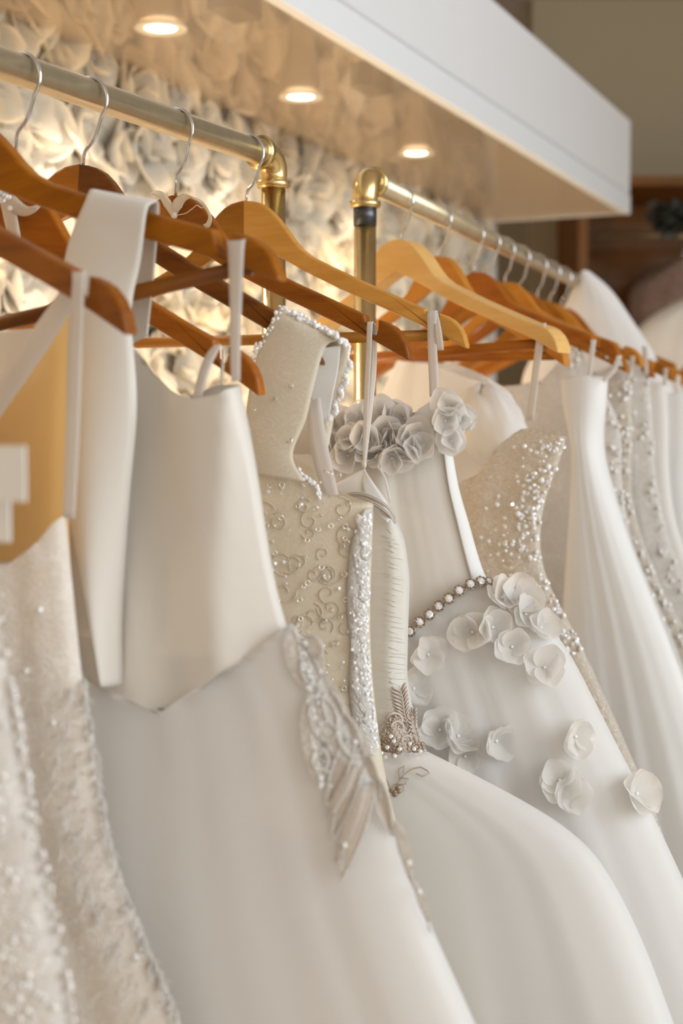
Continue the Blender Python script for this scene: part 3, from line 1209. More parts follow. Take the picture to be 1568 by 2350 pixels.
ribbon('hanging_loop', [fr.p(556, 560, 0), fr.p(563, 600, .006), fr.p(566, 628, .01)], [.010, .012, .011], M['strap_sheer'], g, wdir=(1, 0, 0))
ribbon('hanging_loop', [fr.p(500, 792, .03), fr.p(484, 815, .02), fr.p(468, 855, .006), fr.p(452, 915, -.008)], [.006, .009, .008, .007], M['strap_sheer'], g, wdir=(1, 0, 0))
ribbon('hanging_loop', [fr.p(513, 800, .035), fr.p(511, 840, .035), fr.p(508, 905, .03)], .0022, M['strap_sheer'], g, wdir=(1, 0, 0))


def leaf_on(loft, fr_, a, b, w, mat, name, parent, off=.004, n=8, vein=.0):
    """pointed leaf lying on a loft from pixel a to pixel b, w pixels wide"""
    a, b = np.array(a, float), np.array(b, float)
    d = b - a
    pr = np.array((-d[1], d[0])) / np.hypot(*d)
    vs, fs = [], []
    for i in range(n + 1):
        t = i / n
        hw = w / 2 * math.sin(math.pi * (t ** .8)) ** .75 + .3
        for j in range(5):
            s = j / 2 - 1
            q = a + d * t + pr * hw * s
            o_ = off + .0012 * (1 - s * s) - (.0009 if j == 2 else 0)
            vs.append(loft.put(fr_, q[0], q[1], o_))
    for i in range(n):
        for j in range(4):
            k = i * 5 + j
            fs.append((k, k + 5, k + 6, k + 1))
    return mesh_obj(name, vs, fs, mat, parent)


M['leaf_sequin'] = lace('leaf_sequin', (.80, .70, .60), (.70, .59, .49), 110, .4)
lf = leaf_on(L2o, fr, (806, 1690), (750, 1852), 34, M['leaf_sequin'], 'leaf_applique', g, .004)
LV = [((832, 1712), (762, 1930), 34), ((853, 1790), (782, 2022), 34), ((836, 1800), (770, 1985), 24), ((862, 1780), (895, 1926), 36), ((846, 1735), (872, 1838), 20), ((812, 1760), (752, 1880), 20)]
for k, (a, b, w) in enumerate(LV):
    leaf_on(L2o, fr, a, b, w, M['leaf_sequin'], 'leaf', lf, .0045 + .0012 * (k % 3))
mb = MB()
for (a, b, w) in LV + [((806, 1690), (750, 1852), 34)]:
    for sg in (-.52, .52):
        a_, b_ = np.array(a, float), np.array(b, float)
        d_ = b_ - a_
        p_ = np.array((-d_[1], d_[0])) / np.hypot(*d_)
        mb.tube([L2o.put(fr, *(a_ + d_ * t + p_ * w * sg * math.sin(math.pi * t ** .8) ** .75), .0062) for t in np.linspace(.02, .98, 8)], .0009, 5, False)
mb.build('leaf_edging', M['lace_white'], lf)
patch = leaf_on(L2o, fr, (664, 1440), (715, 1600), 60, M['lace_white'], 'lace_applique', g)
for (a, b, w) in [((690, 1460), (745, 1560), 52), ((705, 1590), (722, 1800), 46), ((742, 1600), (775, 1720), 62), ((730, 1540), (810, 1690), 44), ((800, 1650), (850, 1790), 46), ((905, 1880), (945, 2030), 40), ((940, 2010), (985, 2150), 34), ((750, 1690), (815, 1760), 40)]:
    leaf_on(L2o, fr, a, b, w, M['lace_white'], 'petal_motif', patch, .005)
rg = MB()
for (cx, cy, ra, rb_, tl) in [(742, 1650, 30, 52, -.3), (765, 1630, 22, 44, -.35), (712, 1540, 20, 34, -.3), (735, 1745, 18, 26, 0), (800, 1690, 24, 52, -.35), (722, 1485, 16, 24, -.4)]:
    pts = []
    for k in range(25):
        q = 2 * math.pi * k / 24
        x, y = ra * math.cos(q), rb_ * math.sin(q)
        pts.append(L2o.put(fr, cx + x * math.cos(tl) - y * math.sin(tl), cy + x * math.sin(tl) + y * math.cos(tl), .006))
    rg.tube(pts, .0014, 5, False)
rg.build('corded_rings', M['lace_white'], g, stuff=True)
mb = MB()
for i in range(150):
    py = rnd.uniform(1440, 1810)
    cx = np.interp(py, [1440, 1500, 1600, 1700, 1800], [672, 686, 704, 712, 734])
    mb.ball(L2o.put(fr, cx + abs(rnd.gauss(0, 13)), py, .006), rnd.uniform(.0007, .0015), 6, 4)
for (px, py) in [(815, 1703), (736, 1786), (790, 1940), (938, 1980), (962, 2046), (700, 1476)]:
    mb.gem(L2o.put(fr, px, py, .008), .0024)
mb.build('beadwork', M['bead'], g, stuff=True)

# ---- gown 3: sequinned lace on h2
fr, g = gown('h2', 'sequinned beige lace gown with scalloped beaded strap and beaded side edge')
rp = [(858, 1165), (852, 1300), (846, 1450), (852, 1560), (866, 1650), (872, 1720), (884, 1800), (910, 1900), (960, 2050), (1040, 2300)]
right = pxl(fr, rp)
L3 = Loft([(z_of(fr, 858, 1040), right[0][1])] + right, [(2, -.17), (1.2, -.14), (1.0, -.2), (.7, -.25)], [(1.4, .022), (1.2, .03), (.8, .05)], (.0015, .007, 8, 1), seed=31, rough=(.0007, 330, .9))
zt = curve_fn(fr, [(300, 1130), (560, 1010), (600, 1020), (655, 1060), (700, 1098), (735, 1130), (790, 1148), (830, 1152), (860, 1166)], -.02)
L3.mesh('bodice', M['lace_sequin'], g, ztop=zt, ns=64)
sheet('shoulder_strap',
      [fr.p(745, 1020, .02), fr.p(715, 900, .017), fr.p(690, 800, .013), fr.p(664, 722, .006), fr.p(646, 710, -.003), fr.p(632, 722, -.012), fr.p(596, 800, -.018), fr.p(572, 900, -.022), fr.p(562, 1000, -.026), fr.p(560, 1085, -.027)],
      [fr.p(752, 1030, .02), fr.p(778, 900, .017), fr.p(797, 830, .013), fr.p(796, 792, .006), fr.p(785, 783, -.003), fr.p(748, 796, -.012), fr.p(722, 880, -.018), fr.p(703, 960, -.022), fr.p(672, 1045, -.026), fr.p(700, 1105, -.027)],
      M['lace_sequin'], g, bulge=.004)
sheet('strap_lining',
      [fr.p(738, 800, -.009), fr.p(722, 850, .004), fr.p(714, 910, .010), fr.p(726, 980, .014), fr.p(740, 1050, .016)],
      [fr.p(782, 792, -.002), fr.p(776, 850, .010), fr.p(764, 910, .013), fr.p(752, 980, .016), fr.p(748, 1050, .018)],
      M['satin_white'], g)
ribbon('inner_strap', [fr.p(718, 900, .012), fr.p(728, 1000, .004), fr.p(745, 1080, -.006), fr.p(762, 1140, -.014)], [.012, .016, .015, .012], M['strap_sheer'], g, wdir=(1, 0, 0))
# scalloped beaded edging on the strap
mb = MB()
for i in range(60):
    t = i / 59
    px, py = np.interp(t, [0, 1], [644, 792]), np.interp(t, [0, .5, 1], [709, 738, 786])
    mb.ball(fr.p(px + rnd.uniform(-4, 4), py + rnd.uniform(-5, 8), rnd.uniform(-.012, .004)), rnd.uniform(.0012, .0030), 7, 5)
for i in range(46):
    t = i / 45
    px, py = np.interp(t, [0, .3, .7, 1], [640, 600, 575, 590]), np.interp(t, [0, .3, .7, 1], [715, 790, 850, 790])
    mb.ball(fr.p(px + rnd.uniform(-4, 4), py + rnd.uniform(-5, 5), -.018), rnd.uniform(.0010, .0022), 6, 4)
for i in range(60):
    t = i / 59
    px, py = np.interp(t, [0, .2, .5, 1], [792, 802, 790, 760]), np.interp(t, [0, .2, .5, 1], [785, 830, 880, 960])
    px += 5 * math.sin(t * 30)
    mb.ball(fr.p(px, py, .016), rnd.uniform(.0016, .0034), 7, 5, (1, .6, 1))
for i in range(44):
    t = i / 43
    px, py = np.interp(t, [0, .4, .8, 1], [655, 700, 728, 735]), np.interp(t, [0, .4, .8, 1], [1058, 1094, 1120, 1140])
    mb.ball(L3.put(fr, px + rnd.uniform(-3, 3), py + rnd.uniform(-6, 6), .003), rnd.uniform(.001, .0022), 6, 4)
mb.build('scalloped_beading', M['bead'], g, stuff=True)
# beaded band down the right edge
sheet('beaded_band',
      [L3.put(fr, x - (12 if i == 0 else 40) + 7 * math.sin(i * 1.9), y, .002) for i, (x, y) in enumerate([(846, 1172), (842, 1240), (842, 1310), (840, 1400), (838, 1480), (842, 1560), (854, 1640), (862, 1715)])],
      [L3.put(fr, x + 2, y, .003) for (x, y) in [(850, 1165), (846, 1240), (844, 1310), (842, 1400), (842, 1480), (846, 1560), (859, 1640), (866, 1715)]],
      M['lace_white'], g, bulge=.006, cols=8)
bb = bpy.data.objects[[o.name for o in g.children if o.name.startswith('beaded_band')][0]]
for k in range(17):
    y = 1178 + k * 32
    ex = float(np.interp(y, [p[1] for p in rp], [p[0] for p in rp]))
    leaf_on(L3, fr, (ex - 12, y + 46), (ex - 40 + 12 * (k % 3), y), 24, M['lace_white'], 'lace_motif', bb, .008)
mb, mg = MB(), MB()
for i in range(380):
    py = rnd.uniform(1170, 1715)
    ex = np.interp(py, [p[1] for p in rp], [p[0] for p in rp])
    px = ex - 4 - abs(rnd.gauss(0, 17))
    p = L3.put(fr, px, py, rnd.uniform(.004, .009))
    if rnd.random() < .3:
        mg.gem(p, rnd.uniform(.0011, .0022), (rnd.uniform(-.2, .9), -1, rnd.uniform(-.3, .7)))
    else:
        mb.ball(p, rnd.uniform(.0009, .0019), 6, 4)
mb.build('edge_beads', M['bead'], g, stuff=True)
mg.build('edge_crystals', M['crystal'], g, smooth=False, stuff=True)
# sequins and paillettes
mb, mg = MB(), MB()
SEQ = [(668, 886), (580, 900), (632, 915), (583, 940), (597, 1075), (647, 1112), (616, 1128), (780, 1190), (800, 1215), (796, 1245), (806, 1270), (612, 1206), (608, 1238), (683, 1297), (632, 1293), (738, 1302), (779, 1350), (779, 1353), (744, 1322),
       (706, 1338), (812, 1383), (638, 1380), (800, 1450), (745, 1425), (772, 1476), (720, 1480), (700, 1500), (690, 1420), (760, 1400), (655, 1340), (705, 1240), (730, 1215), (665, 1010), (640, 1000), (603, 985), (760, 1560), (790, 1580), (750, 1530), (820, 1520)]
for (px, py) in SEQ + [(rnd.uniform(590, 800), rnd.uniform(1080, 1560)) for _ in range(70)]:
    p = L3.put(fr, px, py, .0026) if py > 1090 else fr.p(px, py, -.027)
    tilt = (rnd.uniform(-.6, .6), -1, rnd.uniform(-.5, .6))
    if rnd.random() < .7:
        mb.ring(p, rnd.uniform(.0018, .0030), .0011, tilt)
    else:
        mg.gem(p, rnd.uniform(.0011, .0019), tilt)
mb.build('sequins', M['sequin'], g, stuff=True)
mg.build('crystals', M['crystal'], g, smooth=False, stuff=True)
# corded scrolls
mb = MB()
for i in range(46):
    px, py = rnd.uniform(600, 800), rnd.uniform(1160, 1640)
    a0, r0, tn = rnd.uniform(0, 6.28), rnd.uniform(16, 34), rnd.choice((-1, 1))
    pts = []
    for k in range(16):
        q = k / 15
        rr = r0 * (1 - .75 * q)
        pts.append(L3.put(fr, px + rr * math.cos(a0 + tn * q * 6.5), py + rr * math.sin(a0 + tn * q * 6.5), .0008))
    mb.tube(pts, .0007, 5, False)
mb.build('corded_scrolls', M['lace_sequin'], g, stuff=True)

# ---- gown 4: ruched organza on h3
fr, g = gown('h3', 'ivory ruched organza gown with silver waist applique and full tulle skirt')
rp = [(836, 1076), (868, 1110), (905, 1180), (930, 1240), (941, 1330), (937, 1450), (935, 1550), (942, 1600), (962, 1680), (988, 1745), (990, 1790)]
right = pxl(fr, rp)


L4 = Loft(right, [(2, -.12), (1.25, -.14), (1.0, -.16)], [(1.34, .006), (1.30, .010), (1.2, .016), (1.1, .019), (1.0, .02)], (.0008, .0012, 9, 1), prof=side_prof(fr, [(880, 1080), (895, 1200), (900, 1350), (897, 1500), (905, 1650), (930, 1750)], .0, .001, 90, vref=-.014), seed=41, sm=2)
zt = curve_fn(fr, [(500, 1180), (700, 1120), (765, 1106), (800, 1092), (836, 1074), (850, 1090), (868, 1110), (900, 1165), (950, 1200)], -.012)
b_ = L4.mesh('bodice', M['organza'], g, ztop=zt, ns=70)
# horizontal ruching as real ridges on the bodice
mb = MB()
for i in range(44):
    py = 1215 + i * 12.1 + rnd.uniform(-3, 3)
    ex = np.interp(py, [p[1] for p in rp], [p[0] for p in rp])
    x0 = 862 + rnd.uniform(-4, 30)
    x1 = ex - rnd.uniform(0, 26)
    if x1 - x0 < 12:
        continue
    pts = []
    for k in range(7):
        t = k / 6
        pts.append(L4.put(fr, x0 + (x1 - x0) * t, py + 12 * t * t + rnd.uniform(-1.2, 1.2), -.0007))
    mb.tube(pts, [.0002, .0007, .0010, .0011, .0010, .0007, .0002], 5, False)
mb.build('ruching_folds', M['organza'], g, stuff=True)
sheet('top_fold', [fr.p(766, 1112, -.02), fr.p(800, 1096, -.018), fr.p(834, 1078, -.012), fr.p(836, 1076, -.011)],
      [fr.p(790, 1150, -.024), fr.p(820, 1142, -.024), fr.p(845, 1130, -.022), fr.p(850, 1118, -.02)], M['satin_white'], g, cols=5)
sheet('top_fold', [fr.p(836, 1076, -.012), fr.p(852, 1100, -.018), fr.p(880, 1140, -.02), fr.p(902, 1178, -.018)],
      [fr.p(834, 1082, -.012), fr.p(834, 1120, -.022), fr.p(850, 1165, -.027), fr.p(890, 1200, -.026)], M['satin_white'], g, cols=5)
sheet('elastic_band', [fr.p(778, 1138, -.030), fr.p(810, 1130, -.031), fr.p(840, 1132, -.031), fr.p(870, 1146, -.030), fr.p(893, 1163, -.025), fr.p(906, 1186, -.012)],
      [fr.p(784, 1150, -.031), fr.p(812, 1146, -.032), fr.p(842, 1152, -.032), fr.p(870, 1168, -.031), fr.p(892, 1184, -.026), fr.p(908, 1200, -.012)], M['silver_band'], g, cols=6, bulge=.001)
eb = bpy.data.objects[[o.name for o in g.children if o.name.startswith('elastic_band')][0]]
for dy in (0, 5, 15, 20):
    MB().tube(spline([fr.p(x, y + dy * .9, v - .0012) for (x, y, v) in [(780, 1138, -.031), (810, 1129, -.032), (840, 1132, -.033), (870, 1146, -.031), (893, 1163, -.026), (906, 1184, -.013)]], 4), .0006, 5).build('band_cord', M['strap_sheer'], eb)
ribbon('hanging_loop', [fr.p(852, 770, .010), fr.p(852, 742, .0), fr.p(849, 746, -.012), fr.p(847, 800, -.013), fr.p(842, 900, -.013), fr.p(838, 1000, -.012), fr.p(835, 1066, -.011)],
       [.006, .006, .0055, .005, .0048, .004, .002], M['strap_sheer'], g, wdir=(1, 0, 0))
ribbon('hanging_loop', [fr.p(857, 742, .002), fr.p(859, 780, .006), fr.p(857, 860, .006), fr.p(848, 960, .0), fr.p(838, 1066, -.009)],
       [.005, .0055, .0055, .004, .002], M['strap_sheer'], g, wdir=(.8, .6, 0))
ribbon('hanging_loop', [fr.p(2, 790, .006), fr.p(3, 812, -.008), fr.p(7, 900, -.008), fr.p(10, 1040, -.006)], [.006, .006, .005, .005], M['strap_sheer'], g, wdir=(1, 0, 0))
MB().ball(fr.p(836, 1066, -.011), .0026, 8, 6, (1, 1, 1.4)).build('loop_knot', M['ribbon'], g)
ribbon('back_strap', [fr.p(872, 1075, .012), fr.p(884, 1100, .012), fr.p(896, 1150, .008)], .002, M['satin_white'], g, wdir=(1, 0, 0))
# tulle skirt: lining, then a sheer puffed layer
rs = [(978, 1728), (1012, 1736), (1070, 1768), (1130, 1806), (1200, 1846), (1290, 1880), (1360, 1955), (1420, 2055), (1480, 2185), (1540, 2350), (1590, 2480)]
right = pxl(fr, rs)
L4s = Loft(right, [(1.1, -.13), (1.0, -.2), (.8, -.3), (.6, -.35)], [(1.1, .016), (1.03, .040), (.9, .06), (.7, .066)], (.0015, .007, 34, .6), seed=43, vc=-.004, drift=2.5, sm=3)
L4s.mesh('skirt_lining', M['lining'], g)
L4o = Loft([(z + .003, u + .004) for z, u in right], [(1.1, -.13), (1.0, -.21), (.8, -.31), (.6, -.36)], [(1.1, .018), (1.03, .046), (.9, .067), (.7, .073)], (.001, .008, 50, .6), seed=47, vc=-.006, drift=4, sm=3)
L4o.mesh('tulle_overskirt', M['tulle_soft'], g)
# silver embroidered applique


def barbed_leaf(loft, fr_, a, b, w, mat, name, parent, off=.004, nb=7):
    """embroidered leaf: a spine with pairs of satin stitched barbs"""
    a, b = np.array(a, float), np.array(b, float)
    d = b - a
    pr = np.array((-d[1], d[0])) / np.hypot(*d)
    mb = MB()
    mb.tube([loft.put(fr_, *(a + d * t), off + .0006) for t in (0, .35, .7, 1)], [.0009, .0008, .0006, .0003], 5)
    for k in range(nb):
        t = .08 + .84 * k / nb
        hw = w / 2 * math.sin(math.pi * (.15 + .8 * t)) ** .7
        for sg in (-1, 1):
            p0 = a + d * t
            p1 = a + d * (t + .13) + pr * sg * hw * .6
            p2 = a + d * (t + .20) + pr * sg * hw
            mb.tube([loft.put(fr_, *p0, off), loft.put(fr_, *p1, off + .0006), loft.put(fr_, *p2, off)], [.0006, .0013, .0004], 6)
    return mb.build(name, mat, parent)


ap = barbed_leaf(L4, fr, (932, 1668), (909, 1576), 34, M['silver_thread'], 'silver_applique', g, .003, 9)
for (a, b, w) in [((962, 1712), (938, 1640), 26), ((948, 1690), (950, 1622), 18), ((925, 1700), (888, 1650), 24), ((915, 1712), (878, 1678), 22), ((975, 1742), (955, 1690), 22), ((940, 1735), (930, 1672), 26), ((960, 1742), (988, 1746), 16), ((905, 1760), (872, 1735), 24), ((930, 1752), (900, 1765), 20), ((905, 1690), (912, 1640), 20)]:
    barbed_leaf(L4, fr, a, b, w, M['silver_thread'], 'embroidered_leaf', ap, rnd.uniform(.003, .005), 6)
mb = MB()
for (cx, cy, r0, a0, tn) in [(905, 1655, 20, 3.4, 1), (912, 1668, 14, 3.0, 1), (930, 1700, 12, 0, -1)]:
    mb.tube([L4.put(fr, cx + r0 * (1 - .3 * q) * math.cos(a0 + tn * 3.6 * q), cy + r0 * (1 - .3 * q) * math.sin(a0 + tn * 3.6 * q), .005) for q in np.linspace(0, 1, 14)], .0014, 6)
for i in range(330):
    px = rnd.uniform(872, 972)
    py = rnd.uniform(1672, 1768) if px < 925 else rnd.uniform(1690, 1750)
    a0, l = rnd.uniform(0, 6.28), rnd.uniform(5, 12)
    if px + l * math.cos(a0) > 982 - abs(1745 - py) * .4:
        continue
    p0, p1, p2 = [L4.put(fr, px + l * s_ * math.cos(a0 + .5 * s_), py + l * s_ * math.sin(a0 + .5 * s_), .004 + .001 * (1 - abs(s_))) for s_ in (-1, 0, 1)]
    mb.tube([p0, p1, p2], .0006, 4, False)
mb.build('embroidery_threads', M['silver_thread'], ap, stuff=True)
mb = MB()
for (cx, cy, rr) in [(893, 1712, 22), (893, 1712, 13), (952, 1716, 18), (952, 1716, 9), (886, 1738, 10)]:
    for k in range(11):
        a = 6.28 * k / 11
        mb.ball(L4.put(fr, cx + rr * math.cos(a), cy + rr * math.sin(a) * .9, .005), .0019, 6, 4, (1, .6, 1))
mb.build('embroidered_flowers', M['silver_dark'], ap, stuff=True)
mg = MB()
for (px, py) in [(889, 1715), (917, 1719), (904, 1701), (906, 1735), (956, 1742), (948, 1720), (875, 1728), (938, 1708), (885, 1738), (963, 1725), (897, 1690), (972, 1738)]:
    mg.gem(L4.put(fr, px, py, .0075), .0021, (.2, -1, .3))
mg.build('rhinestones', M['crystal'], ap, smooth=False, stuff=True)
mb = MB()
for pts in ([(912, 1800), (925, 1780), (945, 1765), (965, 1760), (980, 1768), (985, 1775), (970, 1782), (955, 1775)], [(905, 1830), (912, 1800), (920, 1785), (938, 1788), (930, 1800), (915, 1802)],
            [(895, 1812), (905, 1800), (925, 1800), (928, 1815), (910, 1825), (895, 1812)], [(918, 1790), (915, 1765), (928, 1758), (925, 1775)], [(900, 1820), (890, 1795), (885, 1785)]):
    mb.tube([L4o.put(fr, x, y, .003) for (x, y) in pts], .0006, 5, False)
mb.build('filigree_vine', M['thread'], g, stuff=True)
mb = MB()
for (px, py) in [(905, 1818), (898, 1815), (914, 1816), (906, 1824), (912, 1809)]:
    mb.ball(L4o.put(fr, px, py, .004), .003, 7, 5, (1, .4, .7))
mb.build('vine_flower', M['silver_dark'], g)

# ---- gown 5: petal strap gown on h4
fr, g = gown('h4', 'strapless ivory gown with cloth petals, white side boning and rhinestone belt')
rp = [(1000, 905), (1018, 940), (1030, 985), (1038, 1045), (1052, 1120), (1076, 1205), (1100, 1290), (1114, 1335), (1118, 1420), (1118, 1600)]
right = pxl(fr, rp)
L5 = Loft(right, [(2, -.06), (1.35, -.10), (1.2, -.15), (1.0, -.16)], [(1.45, .012), (1.3, .026), (1.15, .034)], (.004, .003, 24, 1), seed=52, drift=.8)
zt = curve_fn(fr, [(500, 1060), (700, 1040), (860, 1060), (890, 1040), (925, 985), (955, 940), (1000, 906), (1040, 900)], -.015)
L5.mesh('bodice', M['satin'], g, ztop=zt, ztop_back=curve_fn(fr, [(500, 960), (760, 950), (900, 950), (985, 945), (1010, 930)], .02), zbot=curve_fn(fr, [(600, 1600), (840, 1540), (945, 1490), (1020, 1440), (1075, 1392), (1135, 1375)], -.025))
sheet('boning_strip', [L5.put(fr, x, y, .0025) for (x, y) in [(1018, 1040), (1030, 1120), (1050, 1205), (1070, 1285), (1084, 1335)]],
      [L5.put(fr, x, y, .0015) for (x, y) in [(1038, 1038), (1053, 1120), (1077, 1205), (1101, 1288), (1117, 1330)]], M['satin_white'], g, cols=6, bulge=.0015)
ribbon('hanging_loop', [fr.p(1006, 790, .012), fr.p(1004, 760, .009), fr.p(996, 718, .001), fr.p(992, 722, -.010), fr.p(992, 780, -.011), fr.p(995, 850, -.011), fr.p(997, 910, -.011)],
       [.008, .009, .009, .010, .0095, .010, .010], M['strap_sheer'], g, wdir=(1, 0, 0))
ribbon('hanging_loop', [fr.p(1000, 720, -.009), fr.p(1006, 760, -.012), fr.p(1010, 800, -.009), fr.p(1007, 800, .006)], [.005, .007, .008, .008], M['strap_sheer'], g, wdir=(1, 0, 0))
rs = [(1095, 1310), (1120, 1338), (1180, 1350), (1240, 1395), (1290, 1480), (1340, 1580), (1400, 1700), (1470, 1830), (1540, 1980), (1600, 2110), (1680, 2300), (1720, 2420)]
right = pxl(fr, rs)
L5s = Loft(right, [(1.25, -.14), (1.1, -.17), (.9, -.26), (.6, -.36)], [(1.25, .028), (1.1, .045), (.9, .055), (.6, .06)], (.001, .009, 34, .6), seed=57, vc=-.002, drift=2.2)
zb5 = curve_fn(fr, [(600, 1570), (840, 1510), (930, 1462), (963, 1430), (1007, 1393), (1054, 1358), (1080, 1343), (1104, 1337), (1140, 1335), (1200, 1330)], -.035)
L5s.mesh('skirt_lining', M['lining'], g, ztop=zb5)
L5o = Loft([(z + .002, u + .005) for z, u in right], [(1.25, -.14), (1.1, -.175), (.9, -.27), (.6, -.37)], [(1.25, .030), (1.1, .051), (.9, .062), (.6, .068)], (.001, .013, 48, .6), seed=58, vc=-.004, drift=4)
L5o.mesh('tulle_overskirt', M['tulle_soft'], g, ztop=zb5)
# rhinestone belt
BP = [(930, 1462), (942, 1448), (963, 1428), (986, 1410), (1007, 1391), (1030, 1374), (1054, 1356), (1080, 1341), (1104, 1335), (1122, 1334), (1134, 1335)]
belt = MB()
belt.tube([L5o.put(fr, x, y, .0035) for (x, y) in spline(BP, 4)], .0014, 6)
belt = belt.build('rhinestone_belt', M['silver_dark'], g)
gm = MB()
gm.gem((0, 0, .0012), .0042, (0, 0, 1))
src = gm.build('rhinestone', M['crystal'], belt, False)
st = MB()
st.ring((0, 0, 0), .0062, .0024, (0, 0, 1), 16)
for k in range(8):
    st.ball((.0052 * math.cos(k * .785), .0052 * math.sin(k * .785), .0016), .0012, 5, 3)
ssrc = st.build('stone_setting', M['silver_dark'], belt, True)
first = True
for (px, py) in BP[1:-1]:
    p = Vector(L5o.put(fr, px, py, .0055))
    n_ = (L5o.nrm(p[0], p[2]) + Vector((.25, 0, .1))).normalized()
    sc_ = .8 if px > 1110 else 1.0
    Mx = Matrix.Translation(p) @ n_.to_track_quat('Z', 'Y').to_matrix().to_4x4() @ Matrix.Scale(sc_, 4)
    if first:
        src.matrix_local, ssrc.matrix_local = Mx, Mx
        first = False
    else:
        inst(src, 'rhinestone', belt, Mx)
        inst(ssrc, 'stone_setting', belt, Mx)
# cloth flowers: at the strap, along the back neckline, over the skirt
FL = [(1030, 935, -.022, 1.25), (1055, 955, -.006, 1.2), (1022, 965, -.026, 1.1), (1036, 1012, -.018, 1.2), (1042, 1000, .0, 1.0), (1066, 965, .008, 1.0)]
for i, (px, py, v, sz) in enumerate(FL):
    cloth_flower(g, fr.p(px, py, v), (rnd.uniform(.1, .9), -1, rnd.uniform(-.2, .5)), sz, 5, .5, 100 + i)
FB = [(790, 985, 1.3), (765, 960, 1.0), (800, 1045, 1.35), (845, 1000, 1.35), (880, 960, 1.35), (912, 950, 1.3), (932, 962, 1.2), (895, 1000, 1.3), (920, 1010, 1.2), (870, 1035, 1.2), (950, 1000, 1.2), (965, 1030, 1.1), (900, 1050, 1.1), (770, 1030, 1.1), (755, 1000, 1.0), (940, 1050, 1.0), (983, 980, 1.0), (858, 965, 1.2), (905, 975, 1.2), (825, 955, 1.1), (880, 1010, 1.2), (815, 1010, 1.2), (935, 1020, 1.1), (850, 1050, 1.1)]
for i, (px, py, sz) in enumerate(FB):
    cloth_flower(g, fr.p(px, py, rnd.uniform(-.034, -.022) if py > 985 else rnd.uniform(-.02, .012)), (rnd.uniform(-.5, .7), -1, rnd.uniform(-.3, .7)), sz, 5, .38, 130 + i)
FS = [(982, 1502, 1.2), (1150, 1372, 1.3), (1195, 1372, 1.3), (1085, 1450, 1.35), (1130, 1440, 1.2), (1175, 1485, 1.25), (1205, 1410, 1.25), (1250, 1532, 1.35), (1010, 1675, 1.35), (1050, 1690, 1.3), (1068, 1735, 1.1), (1138, 1700, 1.3), (1320, 1690, 1.2),
      (1285, 1790, 1.3), (1312, 1830, 1.2), (1460, 1822, 1.4), (948, 1580, 1.2), (1240, 1440, 1.1)]
for i, (px, py, sz) in enumerate(FS):
    p = L5o.put(fr, px, py, .004)
    n_ = L5o.nrm(p[0], p[2]) + Vector((rnd.uniform(-.3, .6), 0, rnd.uniform(-.3, .4)))
    cloth_flower(g, p, n_, sz, 5, .22, 160 + i)

# ---- generic blurred gowns on the far rack


def far_gown(key, label, outline, top, mat, strap=None, left=None, th=(.02, .05), folds=(.003, .009, 22, 1), seed=0, beads=0, crystals=0, band=None, rough=(0, 0, 0), left_px=None):
    fr, g = gown(key, label)
    if left_px:
        left = pxl(fr, left_px)
    right = pxl(fr, [(outline[0][0], min(p[1] for p in top + outline[:2]) - 12)] + outline)
    L = Loft(right, left or mirror_left(right, .9, .3), [(2, th[0]), (1.3, th[0] * 1.4), (.7, th[1])], folds, seed=seed, rough=rough, sm=3)
    L.mesh('bodice_and_skirt', M[mat], g, ztop=curve_fn(fr, top, -th[0]))
    for k, st in enumerate(strap or []):
        pts = [(*fr.p(st[0][0] + 3, st[0][1] + 18, .012),), (*fr.p(st[0][0], st[0][1] - 4, 0),)] + [fr.p(x, y, -.012) for (x, y) in st[:-1]] + [fr.p(*st[-1], -th[0])]
        ribbon('shoulder_strap', pts, band or .008, M['strap_sheer'] if mat != 'satin_white' else M['satin_white'], g, wdir=(1, 0, 0))
    if beads or crystals:
        ys = [p[1] for p in outline]
        mb, mg = MB(), MB()
        for i in range(beads + crystals):
            py = rnd.uniform(ys[0], min(ys[-1], 1500))
            ex = np.interp(py, ys, [p[0] for p in outline])
            px = ex - abs(rnd.gauss(0, 45 if crystals else 14)) - 2
            p = L.put(fr, px, py, rnd.uniform(.002, .006))
            if i < beads:
                mb.ball(p, rnd.uniform(.0015, .0042), 6, 4)
            else:
                mg.gem(p, rnd.uniform(.0016, .0034), (rnd.uniform(-.3, 1), -1, rnd.uniform(-.3, .8)))
        if beads:
            mb.build('beadwork', M['bead'], g, stuff=True)
        if crystals:
            mg.build('crystals', M['crystal'], g, smooth=False, stuff=True)
    return fr, g, L


fr, g, L = far_gown('r1', 'crystal covered gown with a thin white strap on the pale hanger',
                    [(1306, 1004), (1285, 1060), (1262, 1110), (1243, 1170), (1236, 1250), (1250, 1330), (1320, 1450), (1390, 1600), (1500, 1850), (1650, 2300)],
                    [(600, 1150), (1000, 1130), (1100, 1090), (1150, 1020), (1190, 985), (1220, 982), (1262, 996), (1310, 1005)], 'lace_fine',
                    strap=[[(1243, 752), (1232, 840), (1216, 965)]], seed=61, beads=60, crystals=190, band=.0105)
for k in range(26):
    px, py = rnd.uniform(1095, 1240), rnd.uniform(1060, 1310)
fr, g, L = far_gown('r2', 'peach tulle gown with puffed off shoulder sleeve on the orange hanger',
                    [(1120, 830), (1180, 905), (1205, 960), (1195, 1040), (1160, 1100), (1180, 1200), (1260, 1400), (1400, 1700), (1550, 2100)],
                    [(700, 835), (860, 822), (1000, 836), (1080, 872), (1150, 905), (1190, 930), (1260, 960)], 'tulle', seed=63, folds=(.004, .010, 7, 1), th=(.022, .05))
mb = MB()
